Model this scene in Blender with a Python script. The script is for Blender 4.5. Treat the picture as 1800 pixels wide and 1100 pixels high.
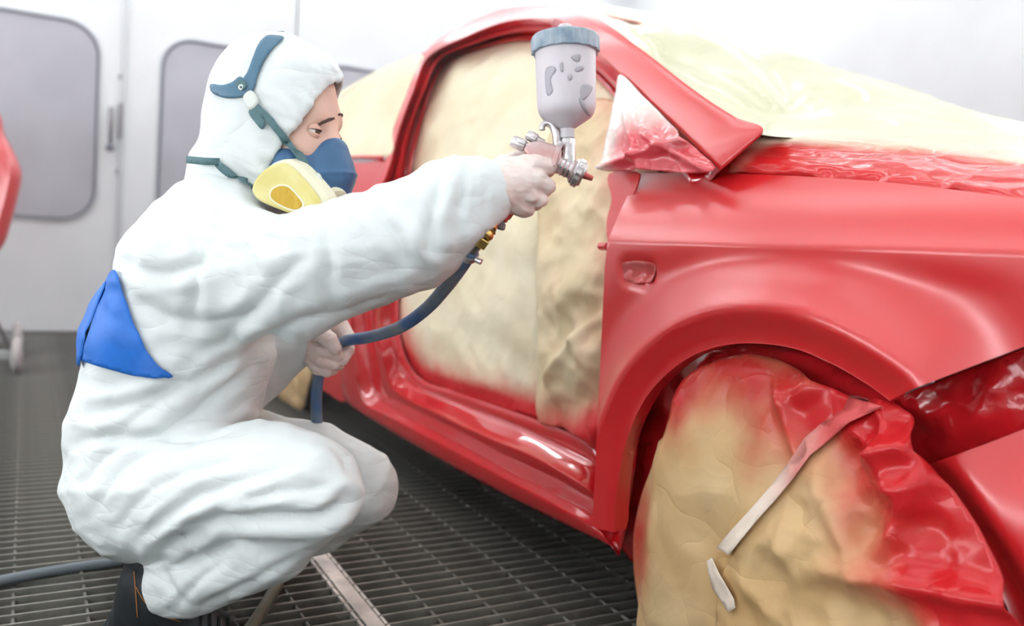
import bpy, bmesh, math, random
import numpy as np
from mathutils import Vector, Matrix, noise
from mathutils.geometry import delaunay_2d_cdt
from mathutils.bvhtree import BVHTree

for o in list(bpy.data.objects):
    bpy.data.objects.remove(o)
scene = bpy.context.scene
COL = scene.collection
random.seed(5)

# ------------------------------------------------------------------ camera
VP_BARS, VP_RODS, CEN = np.array([3530., 612.]), np.array([45., 336.]), np.array([900., 550.])
FPX = math.sqrt(-float(np.dot(VP_BARS - CEN, VP_RODS - CEN)))
CAM_H = 0.78
def cam_dir(px, py):
    return np.array([(px - 900) / FPX, -(py - 550) / FPX, -1.0])
_x = cam_dir(*VP_BARS); _x /= np.linalg.norm(_x)
_y = cam_dir(*VP_RODS); _y -= _y.dot(_x) * _x; _y /= np.linalg.norm(_y)
ROT = np.array([_x, _y, np.cross(_x, _y)])
EYE = np.array([0.0, 0.0, CAM_H])
cam_data = bpy.data.cameras.new('camera')
cam = bpy.data.objects.new('camera', cam_data)
COL.objects.link(cam)
cam_data.sensor_width = 36.0
cam_data.lens = 36.0 * FPX / 1800.0
cam_data.clip_start = 0.05
cam_data.dof.use_dof = True
cam_data.dof.focus_distance = 1.36
cam_data.dof.aperture_fstop = 2.3
M = Matrix([list(ROT[i]) + [EYE[i]] for i in range(3)] + [[0, 0, 0, 1]])
cam.matrix_world = M
scene.camera = cam

# ------------------------------------------------------------------ world and exposure
world = bpy.data.worlds.new('world')
scene.world = world
world.use_nodes = True
world.node_tree.nodes['Background'].inputs[0].default_value = (0.9, 0.95, 1.0, 1)
world.node_tree.nodes['Background'].inputs[1].default_value = 0.3
scene.view_settings.view_transform = 'Standard'
scene.view_settings.look = 'None'
scene.view_settings.gamma = 1.0
scene.view_settings.use_curve_mapping = False
scene.view_settings.exposure = -0.08
scene.cycles.use_denoising = True
scene.cycles.max_bounces = 5
scene.cycles.diffuse_bounces = 3
scene.cycles.glossy_bounces = 3
scene.cycles.transmission_bounces = 2
scene.cycles.use_adaptive_sampling = True
scene.cycles.adaptive_threshold = 0.08
scene.cycles.adaptive_min_samples = 12
scene.cycles.caustics_reflective = False
scene.cycles.caustics_refractive = False
LAMP_CEIL, LAMP_BACK, FILL_WALL_R, LAMP_WALL_L = 8.8, 18.0, 2.4, 9.6

# ------------------------------------------------------------------ pixel helpers (a pixel is a direction; depth is given)
def ray(px, py):
    return ROT @ cam_dir(px, py)
def at(px, py, d):
    return EYE + ray(px, py) * d
def on_z(px, py, z=0.0):
    r = ray(px, py); return EYE + r * ((z - CAM_H) / r[2])
def on_Y(px, py, Y):
    r = ray(px, py); return EYE + r * (Y / r[1])
def project(P):
    c = (np.asarray(P) - EYE) @ ROT
    return np.stack([900 + FPX * c[..., 0] / -c[..., 2], 550 - FPX * c[..., 1] / -c[..., 2], -c[..., 2]], -1)
CR, CU, CB = ROT[:, 0], ROT[:, 1], ROT[:, 2]      # camera right, up, backwards (towards the viewer) in world space

# ------------------------------------------------------------------ materials
MATS = {}
def material(name, color, rough=0.5, metal=0.0, bump=0.0, bump_scale=60.0, var=0.0, var_scale=8.0, coat=0.0, coat_rough=0.1, coat_ior=1.5,
             emit=None, emit_strength=0.0, spray=None, trans=0.0, ior=1.45, sss=0.0, detail=4.0, stretch=None, spec=0.5, color2=None,
             rough_spray=None, sheen=0.0, crease=0.0, crease_scale=9.0, ridge=0.0, ridge_scale=(9, 9, 9)):
    if name in MATS:
        return MATS[name]
    m = bpy.data.materials.new(name); m.use_nodes = True
    nt = m.node_tree; N = nt.nodes; L = nt.links
    b = N['Principled BSDF']
    b.inputs['Base Color'].default_value = (*color, 1)
    b.inputs['Roughness'].default_value = rough
    b.inputs['Metallic'].default_value = metal
    b.inputs['IOR'].default_value = ior
    b.inputs['Specular IOR Level'].default_value = spec
    b.inputs['Coat Weight'].default_value = coat
    b.inputs['Coat Roughness'].default_value = coat_rough
    b.inputs['Coat IOR'].default_value = coat_ior
    b.inputs['Transmission Weight'].default_value = trans
    if sss:
        b.inputs['Subsurface Weight'].default_value = sss
        b.inputs['Subsurface Radius'].default_value = (0.01, 0.004, 0.002)
        b.inputs['Subsurface Scale'].default_value = 0.6
    if emit:
        b.inputs['Emission Color'].default_value = (*emit, 1)
        b.inputs['Emission Strength'].default_value = emit_strength
    tc = N.new('ShaderNodeTexCoord')
    src = tc.outputs['Object']
    if stretch:
        mp = N.new('ShaderNodeMapping'); mp.inputs['Scale'].default_value = stretch
        L.new(src, mp.inputs['Vector']); src = mp.outputs['Vector']
    csock = None
    if var > 0 or color2:
        n = N.new('ShaderNodeTexNoise'); n.inputs['Scale'].default_value = var_scale; n.inputs['Detail'].default_value = 6
        L.new(src, n.inputs['Vector'])
        r = N.new('ShaderNodeValToRGB')
        c2 = color2 or tuple(min(1, c * (1 + var)) for c in color)
        c1 = color if color2 else tuple(c * (1 - var) for c in color)
        r.color_ramp.elements[0].color = (*c1, 1); r.color_ramp.elements[0].position = 0.35
        r.color_ramp.elements[1].color = (*c2, 1); r.color_ramp.elements[1].position = 0.65
        L.new(n.outputs['Fac'], r.inputs['Fac']); csock = r.outputs['Color']
    if spray:
        a = N.new('ShaderNodeAttribute'); a.attribute_name = 'spray'
        n2 = N.new('ShaderNodeTexNoise'); n2.inputs['Scale'].default_value = 14; n2.inputs['Detail'].default_value = 8
        L.new(tc.outputs['Object'], n2.inputs['Vector'])
        ma = N.new('ShaderNodeMath'); ma.operation = 'MULTIPLY_ADD'; ma.inputs[1].default_value = 0.5; ma.inputs[2].default_value = -0.25
        L.new(n2.outputs['Fac'], ma.inputs[0])
        ad = N.new('ShaderNodeMath'); ad.operation = 'ADD'; ad.use_clamp = True
        L.new(a.outputs['Fac'], ad.inputs[0]); L.new(ma.outputs[0], ad.inputs[1])
        mr = N.new('ShaderNodeMapRange'); mr.interpolation_type = 'SMOOTHSTEP'
        mr.inputs[1].default_value = 0.08; mr.inputs[2].default_value = 0.95
        L.new(ad.outputs[0], mr.inputs[0])
        mx = N.new('ShaderNodeMix'); mx.data_type = 'RGBA'
        L.new(mr.outputs[0], mx.inputs['Factor'])
        if csock: L.new(csock, mx.inputs['A'])
        else: mx.inputs['A'].default_value = (*color, 1)
        mx.inputs['B'].default_value = (*spray, 1)
        csock = mx.outputs['Result']
        if rough_spray is not None:
            rr = N.new('ShaderNodeMapRange'); rr.inputs[3].default_value = rough; rr.inputs[4].default_value = rough_spray
            L.new(mr.outputs[0], rr.inputs[0]); L.new(rr.outputs[0], b.inputs['Roughness'])
    if csock:
        L.new(csock, b.inputs['Base Color'])
    if bump > 0:
        n = N.new('ShaderNodeTexNoise'); n.inputs['Scale'].default_value = bump_scale; n.inputs['Detail'].default_value = detail
        L.new(src, n.inputs['Vector'])
        bp = N.new('ShaderNodeBump'); bp.inputs['Strength'].default_value = bump; bp.inputs['Distance'].default_value = 0.01
        L.new(n.outputs['Fac'], bp.inputs['Height']); L.new(bp.outputs['Normal'], b.inputs['Normal'])
    if crease > 0:
        nz = N.new('ShaderNodeTexNoise'); nz.inputs['Scale'].default_value = 4; nz.inputs['Detail'].default_value = 3
        L.new(tc.outputs['Object'], nz.inputs['Vector'])
        va = N.new('ShaderNodeVectorMath'); va.operation = 'MULTIPLY_ADD'; va.inputs[1].default_value = (.25, .25, .25)
        L.new(nz.outputs['Color'], va.inputs[0]); L.new(tc.outputs['Object'], va.inputs[2])
        last = None
        for mul, dist in ((1.0, 0.012), (2.6, 0.005)):
            vo = N.new('ShaderNodeTexVoronoi'); vo.inputs['Scale'].default_value = crease_scale * mul
            L.new(va.outputs[0], vo.inputs['Vector'])
            bc = N.new('ShaderNodeBump'); bc.inputs['Strength'].default_value = crease; bc.inputs['Distance'].default_value = dist
            L.new(vo.outputs['Distance'], bc.inputs['Height'])
            if last is not None: L.new(last, bc.inputs['Normal'])
            elif bump > 0: L.new(bp.outputs['Normal'], bc.inputs['Normal'])
            last = bc.outputs['Normal']
        L.new(last, b.inputs['Normal'])
    if ridge > 0:
        last = b.inputs['Normal'].links[0].from_socket if b.inputs['Normal'].links else None
        for mul, rot, dist in ((1.0, (0.3, 0.9, 0.2), 0.006), (1.9, (1.2, -0.5, 0.8), 0.003)):
            mp = N.new('ShaderNodeMapping'); mp.inputs['Rotation'].default_value = rot
            mp.inputs['Scale'].default_value = tuple(q * mul for q in ridge_scale)
            L.new(tc.outputs['Object'], mp.inputs['Vector'])
            nz = N.new('ShaderNodeTexNoise'); nz.inputs['Scale'].default_value = 1.0; nz.inputs['Detail'].default_value = 1.5
            L.new(mp.outputs['Vector'], nz.inputs['Vector'])
            m1 = N.new('ShaderNodeMath'); m1.operation = 'MULTIPLY_ADD'; m1.inputs[1].default_value = 2; m1.inputs[2].default_value = -1
            L.new(nz.outputs['Fac'], m1.inputs[0])
            m2 = N.new('ShaderNodeMath'); m2.operation = 'ABSOLUTE'; L.new(m1.outputs[0], m2.inputs[0])
            m3 = N.new('ShaderNodeMath'); m3.operation = 'POWER'; m3.inputs[1].default_value = 0.6; L.new(m2.outputs[0], m3.inputs[0])
            bc = N.new('ShaderNodeBump'); bc.inputs['Strength'].default_value = ridge; bc.inputs['Distance'].default_value = dist
            L.new(m3.outputs[0], bc.inputs['Height'])
            if last is not None: L.new(last, bc.inputs['Normal'])
            last = bc.outputs['Normal']
        L.new(last, b.inputs['Normal'])
    MATS[name] = m
    return m

# ------------------------------------------------------------------ object helpers
def tag(o, label=None, cat=None, group=None, kind=None):
    if label: o['label'] = label
    if cat: o['category'] = cat
    if group: o['group'] = group
    if kind: o['kind'] = kind
    return o
def empty(name, loc, label=None, cat=None, group=None, kind=None):
    o = bpy.data.objects.new(name, None); COL.objects.link(o)
    o.location = tuple(loc); o.empty_display_size = 0.1
    return tag(o, label, cat, group, kind)
def link(name, me, mat, parent=None, smooth=True, label=None):
    o = bpy.data.objects.new(name, me); COL.objects.link(o)
    if mat is not None: me.materials.append(mat)
    if smooth:
        me.polygons.foreach_set('use_smooth', [True] * len(me.polygons))
    if parent is not None:
        o.parent = parent
        bpy.context.view_layer.update()
        o.matrix_parent_inverse = parent.matrix_world.inverted()
    if label: o['label'] = label
    return o
def mesh(name, V, F):
    me = bpy.data.meshes.new(name)
    me.from_pydata([tuple(map(float, v)) for v in V], [], [tuple(map(int, f)) for f in F])
    me.update()
    return me
def obj(name, V, F, mat, parent=None, smooth=True, label=None, fix=False):
    me = mesh(name, V, F)
    if fix:
        bm = bmesh.new(); bm.from_mesh(me); bmesh.ops.recalc_face_normals(bm, faces=bm.faces); bm.to_mesh(me); bm.free()
    return link(name, me, mat, parent, smooth, label)
def attr(o, vals, name='spray'):
    a = o.data.attributes.new(name, 'FLOAT', 'POINT')
    a.data.foreach_set('value', np.asarray(vals, dtype=np.float32))
def modifier(o, kind, **kw):
    m = o.modifiers.new(kind.lower(), kind)
    for k, v in kw.items(): setattr(m, k, v)
    return m
class Geo:
    """collects simple solids into one part"""
    def __init__(s): s.V, s.F = [], []
    def add(s, V, F):
        n = len(s.V); s.V += [np.asarray(v, float) for v in V]; s.F += [tuple(i + n for i in f) for f in F]; return s
    def box(s, c, half, ax=None):
        ax = np.eye(3) if ax is None else np.asarray(ax, float); c = np.asarray(c, float)
        V = [c + ax[0] * half[0] * i + ax[1] * half[1] * j + ax[2] * half[2] * k for i in (-1, 1) for j in (-1, 1) for k in (-1, 1)]
        return s.add(V, [(0, 1, 3, 2), (4, 6, 7, 5), (0, 4, 5, 1), (2, 3, 7, 6), (0, 2, 6, 4), (1, 5, 7, 3)])
    def lathe(s, a, axis, prof, seg=32, ribs=None):
        """prof: list of (distance along axis, radius)"""
        a = np.asarray(a, float); w = np.asarray(axis, float); w = w / np.linalg.norm(w)
        u = np.cross(w, (0.3, 0.5, 0.8) if abs(w[2]) > .8 else (0, 0, 1.)); u /= np.linalg.norm(u); v = np.cross(w, u)
        V, F = [], []
        for j, (t, r) in enumerate(prof):
            for i in range(seg):
                q = 2 * math.pi * i / seg
                rr = r * (1 + (ribs(j, i) if ribs else 0))
                V.append(a + w * t + (u * math.cos(q) + v * math.sin(q)) * rr)
        n = len(prof)
        for j in range(n - 1):
            for i in range(seg):
                k = (i + 1) % seg
                F.append((j * seg + i, j * seg + k, (j + 1) * seg + k, (j + 1) * seg + i))
        F.append(tuple(range(seg - 1, -1, -1))); F.append(tuple((n - 1) * seg + i for i in range(seg)))
        return s.add(V, F)
    def cyl(s, a, b, r, r2=None, seg=20, bev=0.0):
        a = np.asarray(a, float); b = np.asarray(b, float); l = np.linalg.norm(b - a); r2 = r if r2 is None else r2
        pr = [(0, r), (l, r2)] if not bev else [(0, r - bev), (bev, r), (l - bev, r2), (l, r2 - bev)]
        return s.lathe(a, b - a, pr, seg)
    def tube(s, P, R, seg=14, flat=None):
        P = [np.asarray(p, float) for p in P]; n = len(P)
        R = [R] * n if np.isscalar(R) else R
        V, F = [], []; u = None
        for i, p in enumerate(P):
            w = P[min(i + 1, n - 1)] - P[max(i - 1, 0)]; w /= np.linalg.norm(w) + 1e-12
            if u is None:
                u = np.cross(w, (0, 0, 1.) if abs(w[2]) < .9 else (1., 0, 0))
            u = u - u.dot(w) * w; u /= np.linalg.norm(u); v = np.cross(w, u)
            for k in range(seg):
                q = 2 * math.pi * k / seg
                V.append(p + (u * math.cos(q) + v * math.sin(q)) * R[i])
        for j in range(n - 1):
            for i in range(seg):
                k = (i + 1) % seg
                F.append((j * seg + i, j * seg + k, (j + 1) * seg + k, (j + 1) * seg + i))
        F.append(tuple(range(seg - 1, -1, -1))); F.append(tuple((n - 1) * seg + i for i in range(seg)))
        return s.add(V, F)
    def slab(s, poly, depth, back):
        """poly: 3D points of a flat outline, extruded by depth along back"""
        poly = [np.asarray(p, float) for p in poly]; n = len(poly); b = np.asarray(back, float) * depth
        V = poly + [p + b for p in poly]
        F = [tuple(range(n)), tuple(range(2 * n - 1, n - 1, -1))] + [(i, n + i, n + (i + 1) % n, (i + 1) % n) for i in range(n)]
        return s.add(V, F)
    def make(s, name, mat, parent=None, smooth=False, bevel=0.0, label=None, angle=35):
        o = obj(name, s.V, s.F, mat, parent, True, label, fix=True)
        if bevel: modifier(o, 'BEVEL', width=bevel, segments=2, limit_method='ANGLE', angle_limit=math.radians(40))
        try:
            o.data.set_sharp_from_angle(angle=math.radians(180 if smooth else angle))
        except Exception:
            pass
        return o

def spline(P, n=8, closed=False):
    P = np.asarray(P, float); N = len(P); out = []
    rng = range(N) if closed else range(N - 1)
    for i in rng:
        g = (lambda k: P[k % N]) if closed else (lambda k: P[min(max(k, 0), N - 1)])
        p0, p1, p2, p3 = g(i - 1), g(i), g(i + 1), g(i + 2)
        for k in range(n):
            t = k / n
            out.append(0.5 * (2 * p1 + (p2 - p0) * t + (2 * p0 - 5 * p1 + 4 * p2 - p3) * t * t + (3 * p1 - p0 - 3 * p2 + p3) * t ** 3))
    if not closed: out.append(P[-1])
    return np.array(out)
def in_poly(pts, poly):
    pts = np.asarray(pts); poly = np.asarray(poly); x, y = pts[:, 0], pts[:, 1]
    ins = np.zeros(len(pts), bool); j = len(poly) - 1
    for i in range(len(poly)):
        xi, yi = poly[i]; xj, yj = poly[j]
        if yi != yj:
            ins ^= ((yi > y) != (yj > y)) & (x < (xj - xi) * (y - yi) / (yj - yi) + xi)
        j = i
    return ins
def dist_line(pts, poly, closed=False):
    pts = np.asarray(pts, float); poly = np.asarray(poly, float); n = len(poly)
    best = np.full(len(pts), 1e9)
    for i in range(n if closed else n - 1):
        a = poly[i]; b = poly[(i + 1) % n]; ab = b - a
        t = np.clip(((pts - a) @ ab) / (ab @ ab + 1e-12), 0, 1)
        best = np.minimum(best, np.linalg.norm(pts - a - t[:, None] * ab, axis=1))
    return best
def fill2d(outline, h, holes=(), lines=()):
    """triangulate a 2D outline (with holes) on a jittered lattice of spacing h"""
    loops = [np.asarray(outline)] + [np.asarray(q) for q in holes]
    pts, edges = [], []
    for lp in loops:
        n0 = len(pts); n = len(lp)
        pts += [tuple(p) for p in lp]; edges += [(n0 + i, n0 + (i + 1) % n) for i in range(n)]
    lo = loops[0].min(0); hi = loops[0].max(0)
    gx = np.arange(lo[0], hi[0], h); gy = np.arange(lo[1], hi[1], h * .87)
    G = np.array([(x + (h / 2 if j % 2 else 0), y) for j, y in enumerate(gy) for x in gx])
    ok = in_poly(G, loops[0])
    for q in loops[1:]: ok &= ~in_poly(G, q)
    G = G[ok]
    for lp in loops:
        if len(G): G = G[dist_line(G, lp, True) > h * .45]
    for ln in lines:
        ln = np.asarray(ln); n0 = len(pts); pts += [tuple(p) for p in ln]; edges += [(n0 + i, n0 + i + 1) for i in range(len(ln) - 1)]
        if len(G): G = G[dist_line(G, ln) > h * .45]
    pts += [tuple(p) for p in G]
    r = delaunay_2d_cdt([Vector(p) for p in pts], edges, [], 0, 1e-7)
    V = np.array([tuple(v) for v in r[0]]); F = np.array([f for f in r[2] if len(f) == 3])
    c = V[F].mean(1); ok = in_poly(c, loops[0])
    for q in loops[1:]: ok &= ~in_poly(c, q)
    return V, F[ok]
def smoothstep(a, b, x):
    t = np.clip((np.asarray(x, float) - a) / (b - a), 0, 1); return t * t * (3 - 2 * t)
def fbm(P, scale, octaves=3, seed=0.0):
    return np.array([noise.fractal(Vector((p[0] * scale + seed, p[1] * scale - seed, p[2] * scale + 2 * seed)), 1.0, 2.0, octaves) for p in P])
def crumple(P, scale, seed=0.0):
    """faceted crumples with sharp creases: 0..~1"""
    out = np.empty(len(P))
    for i, p in enumerate(P):
        d, _ = noise.voronoi(Vector((p[0] * scale + seed, p[1] * scale, p[2] * scale - seed)))
        out[i] = d[0]
    return out
# ================================================================== THE BOOTH
WALL_Y, WALL_R, WALL_L, WALL_F, CEIL = 5.37, 3.9, -1.7, -2.6, 2.85
m_wall = material('booth_wall_enamel', (0.90, 0.915, 0.93), 0.42, var=0.03, var_scale=3, bump=0.02, bump_scale=30)
m_ceil = material('ceiling_filter_mat', (0.88, 0.89, 0.90), 0.8, bump=0.15, bump_scale=200)
m_steel = material('galvanised_bar', (0.21, 0.205, 0.18), 0.5, metal=0.3, var=0.25, var_scale=9, bump=0.1, bump_scale=90)
m_pit = material('pit_concrete', (0.016, 0.016, 0.017), 0.9, var=0.3, var_scale=4)
m_gasket = material('window_gasket_rubber', (0.16, 0.16, 0.21), 0.5)
m_glass = material('door_window_glass', (0.50, 0.49, 0.54), 0.2, var=0.10, var_scale=2.2, spec=0.7)
m_trim = material('door_trim_aluminium', (0.72, 0.74, 0.76), 0.35, metal=0.3)
m_dark = material('dark_rubber', (0.03, 0.03, 0.032), 0.6)
m_handle = material('handle_metal', (0.30, 0.28, 0.31), 0.4, metal=0.7)

def plane_box(name, lo, hi, mat, parent=None, bevel=0.0, kind='structure'):
    lo = np.array(lo, float); hi = np.array(hi, float)
    o = Geo().box((lo + hi) / 2, (hi - lo) / 2).make(name, mat, parent, bevel=bevel)
    if kind and parent is None: o['kind'] = kind
    return o

# floor: a dark pit slab that carries every bearing bar and cross rod of the steel grating
floor = plane_box('floor', (WALL_L, WALL_F, -0.62), (WALL_R, WALL_Y, -0.55), m_pit)
bar_me = None
bx0, bx1 = -1.6, 3.85
for k in range(220):
    y = -0.42 + (k - 54) * 0.0388
    if y > WALL_Y - 0.03: break
    if bar_me is None:
        b = Geo().box((0, 0, 0), ((bx1 - bx0) / 2, 0.0028, 0.028)).make('bearing_bar', m_steel, floor); bar_me = b.data
    else:
        b = bpy.data.objects.new('bearing_bar', bar_me); COL.objects.link(b); b.parent = floor
    b.location = ((bx0 + bx1) / 2, y, -0.028)
rod_me = None
for k in range(46):
    x = -1.605 + k * 0.1235 - 0.0045
    if x > bx1: break
    if rod_me is None:
        b = Geo().cyl((0, -3.9, 0), (0, 3.9, 0), 0.0036, seg=6).make('cross_rod', material('dark_cross_rod', (0.16, 0.155, 0.14), 0.6, metal=0.2, var=.3, var_scale=9), floor); rod_me = b.data
    else:
        b = bpy.data.objects.new('cross_rod', rod_me); COL.objects.link(b); b.parent = floor
    b.location = (x, 1.4, -0.0085)
m_flat = material('bright_flat_bar', (0.62, 0.58, 0.53), 0.45, metal=0.3, var=0.3, var_scale=11, bump=0.06, bump_scale=120)
for x in (0.605,):
    yb, hb = 1.15, 1.0
    g = Geo().box((x, yb, -0.008), (0.0165, hb, 0.0095))
    g.box((x - 0.0235, yb, -0.012), (0.0035, hb, 0.012)).box((x + 0.0235, yb, -0.012), (0.0035, hb, 0.012))
    g.make('support_beam', m_flat, floor, bevel=0.0015)

wall_back = plane_box('wall_back', (WALL_L, WALL_Y, -0.6), (WALL_R, WALL_Y + 0.12, CEIL), m_wall)
wall_right = plane_box('wall_right', (WALL_R, WALL_F, -0.6), (WALL_R + 0.12, WALL_Y + .12, CEIL), m_wall)
wall_left = plane_box('wall_left', (WALL_L - 0.12, WALL_F, -0.6), (WALL_L, WALL_Y + .12, CEIL), m_wall)
wall_front = plane_box('wall_front', (WALL_L - .12, WALL_F - 0.12, -0.6), (WALL_R + .12, WALL_F, CEIL), m_wall)
ceiling = plane_box('ceiling', (WALL_L - .12, WALL_F - .12, CEIL), (WALL_R + .12, WALL_Y + .12, CEIL + 0.1), m_ceil)
for x in np.arange(WALL_R - 0.95, 1.6, -1.0):                 # panel joints of the back wall to the right of the doors
    plane_box('wall_seam', (x - 0.004, WALL_Y - 0.004, 0), (x + 0.004, WALL_Y + 0.001, CEIL - 0.01), m_trim, wall_back)

def rounded_rect(x0, x1, z0, z1, r, n=10):
    P = []
    for cx, cz, a0 in ((x1 - r, z1 - r, 0), (x0 + r, z1 - r, 90), (x0 + r, z0 + r, 180), (x1 - r, z0 + r, 270)):
        for k in range(n + 1):
            a = math.radians(a0 + 90 * k / n); P.append((cx + r * math.cos(a), cz + r * math.sin(a)))
    return P
def booth_door(name, x0, x1, wx0, wx1, wz0, wz1, rad):
    d = plane_box(name, (x0, WALL_Y - 0.045, 0.02), (x1, WALL_Y - 0.002, 2.45), m_wall, bevel=0.006)
    P = rounded_rect(wx0, wx1, wz0, wz1, rad)
    def ring(a, b, y0, y1, nm, mt):
        n = len(a); V, F = [], []
        for (p, q) in zip(a, b):
            V += [(p[0], y1, p[1]), (p[0], y0, p[1]), (q[0], y0, q[1]), (q[0], y1, q[1])]
        for i in range(n):
            j = (i + 1) % n
            for k in range(4):
                F.append((4 * i + k, 4 * j + k, 4 * j + (k + 1) % 4, 4 * i + (k + 1) % 4))
        o = obj(nm, V, F, mt, d, fix=True); modifier(o, 'BEVEL', width=0.004, segments=2, limit_method='ANGLE'); return o
    Q = rounded_rect(wx0 - 0.028, wx1 + 0.028, wz0 - 0.028, wz1 + 0.028, rad + 0.028)
    Q2 = rounded_rect(wx0 - 0.012, wx1 + 0.012, wz0 - 0.012, wz1 + 0.012, rad + 0.012)
    ring(Q2, P, WALL_Y - 0.062, WALL_Y - 0.04, 'window_gasket', m_gasket)
    ring(Q, Q2, WALL_Y - 0.055, WALL_Y - 0.04, 'window_frame', m_trim)
    Geo().slab([(x, WALL_Y - 0.050, z) for x, z in P], 0.008, (0, 1, 0)).make('window_pane', m_glass, d)
    return d
booth_door('door_1', -0.78, 0.452, -0.42, 0.325, 0.655, 1.70, 0.16)
booth_door('door_2', 0.468, 1.40, 0.665, 1.22, 0.655, 1.70, 0.16)
d3 = booth_door('door_3', 1.412, 2.35, 1.57, 2.15, 0.655, 1.70, 0.16)
dn = bpy.data.objects['door_1']
Geo().box((0.458, WALL_Y - 0.052, 1.22), (0.010, 0.012, 1.22)).make('door_edge_strip', m_trim, dn, bevel=0.003)
g = Geo().tube([(0.400, WALL_Y - 0.05, 1.27), (0.400, WALL_Y - 0.09, 1.27), (0.400, WALL_Y - 0.10, 1.25), (0.400, WALL_Y - 0.10, 1.07)], 0.010)
g.make('pull_handle', m_handle, dn, smooth=True)
Geo().lathe((0.400, WALL_Y - 0.10, 1.075), (0, 0, -1), [(0, .012), (.008, .021), (.024, .024), (.038, .016), (.042, .004)], 16).make('handle_knob', m_gasket, dn, smooth=True)
Geo().box((0.450, WALL_Y - 0.062, 1.21), (0.010, 0.018, 0.10)).make('latch_plate', m_handle, dn, bevel=0.004)
for z in (1.45, 0.93):
    Geo().cyl((0.446, WALL_Y - 0.048, z), (0.446, WALL_Y - 0.062, z), 0.012).make('hinge_bolt', m_handle, dn)
plane_box('baseboard_back', (WALL_L, WALL_Y - 0.025, -0.02), (2.4, WALL_Y - 0.001, 0.02), material('threshold_steel', (0.30, 0.28, 0.27), 0.6, metal=0.2))

# lamps of the booth: lit diffuser panels in metal frames on the ceiling edges and along the left wall; right wall panels are added fill
m_frame = material('lamp_frame', (0.75, 0.76, 0.78), 0.4)
def lamp(name, c, u, v, hu, hv, strength, label, group, tint=(0.95, 0.98, 1.0)):
    c = np.array(c, float); u = np.array(u, float); u /= np.linalg.norm(u); v = np.array(v, float); v -= v.dot(u) * u; v /= np.linalg.norm(v)
    n = np.cross(u, v)
    root = empty(name, c, label, 'lamp', group)
    m = material('lamp_diffuser_%s' % strength, (0.9, 0.9, 0.9), 0.6, emit=tint, emit_strength=strength)
    Geo().slab([c + n * .02 + u * hu * a + v * hv * b for a, b in ((-1, -1), (1, -1), (1, 1), (-1, 1))], 0.01, -n).make('diffuser', m, root)
    f = Geo()
    for a in (-1, 1):
        f.box(c + u * a * (hu + .02), (.02, hv + .04, .03), (u, v, n)); f.box(c + v * a * (hv + .02), (hu, .02, .03), (u, v, n))
    f.make('lamp_frame', m_frame, root, bevel=0.004)
    return root
for x, where in ((-1.2, 'over the walkway beside the left wall'), (-0.3, 'over the crouching painter'), (0.65, 'above the open car door'), (1.6, 'above the middle of the car'), (2.55, 'above the far side of the car'), (3.4, 'along the right wall')):
    for y, part in ((-1.15, 'front'), (1.55, 'middle'), (4.2, 'rear')):
        lamp('ceiling_light', (x, y, CEIL - 0.04), (0, 1, 0), (1, 0, 0), 1.25 if part != 'rear' else 1.05, 0.065, LAMP_BACK if part == 'rear' else LAMP_CEIL,
             'lit strip lamp in the %s ceiling row %s' % (part, where), 'ceiling lamps of the booth')
for y, part in ((-1.5, 'nearest the front wall'), (0.2, 'beside the camera'), (1.9, 'opposite the front fender'), (3.6, 'nearest the doors')):
    lamp('wall_light', (WALL_L + 0.04, y, 1.05), (0, 1, 0), (0, 0, 1), 0.72, 0.19, LAMP_WALL_L, 'lit tube fixture low on the left wall %s' % part, 'lamps on the left wall of the booth')
for y, part in ((-1.7, 'nearest the front wall'), (-0.1, 'in the middle'), (1.5, 'beside the car bonnet')):  # glowing panels added out of view to whiten the background
    lamp('wall_light', (WALL_R - 0.04, y, 2.05), (0, 1, 0), (0, 0, -1), 0.72, 0.42, FILL_WALL_R, 'added unseen fill panel high on the right wall %s' % part, 'added fill panels on the right wall of the booth')

# ================================================================== THE CAR
# car frame: s forwards along the side, v outwards from the sill, z up
A0 = on_z(578, 691, .16); B0 = on_z(1069, 955, .16)
T = (B0 - A0) / np.linalg.norm(B0 - A0); NV = np.array([T[1], -T[0], 0.0])
if NV[0] > 0: NV = -NV
BASE = np.array([A0[0], A0[1], 0.0])
def car(s, v, z):
    return BASE + T * s + NV * v + np.array([0, 0, 1.0]) * z
def carA(Q):
    Q = np.asarray(Q, float); return BASE + Q[:, :1] * T + Q[:, 1:2] * NV + Q[:, 2:3] * np.array([0, 0, 1.0])
def hit_v(px, py, v):
    r = ray(px, py); k = ((BASE + NV * v - EYE) @ NV) / (r @ NV); p = EYE + r * k
    return (p - BASE) @ T, p[2]
def v_body(s, z):
    """outward offset of the body side"""
    v = np.where(z > 0.95, -0.01 - (z - 0.95) * 0.42 - np.maximum(z - 1.2, 0) ** 2 * 1.6, 0.045 - 0.055 * ((z - 0.55) / 0.4) ** 2)
    v = v - 0.06 * np.minimum(np.maximum(-s - 0.3, 0), 1.6) ** 2
    return v
def hit_body(px, py, off=0.0, vf=None):
    v = 0.0
    for _ in range(70):
        s, z = hit_v(px, py, v); w = max(-0.6, min(0.3, 0.4 * v + 0.6 * (float((vf or v_body)(np.float64(s), np.float64(z))) + off)))
        if abs(w - v) < 2e-5: break
        v = w
    return s, v, z
def px_loop(P, off=0.0, n=8, closed=False, vf=None):
    return np.array([hit_body(p[0], p[1], off, vf) for p in spline(P, n, closed)])

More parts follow.
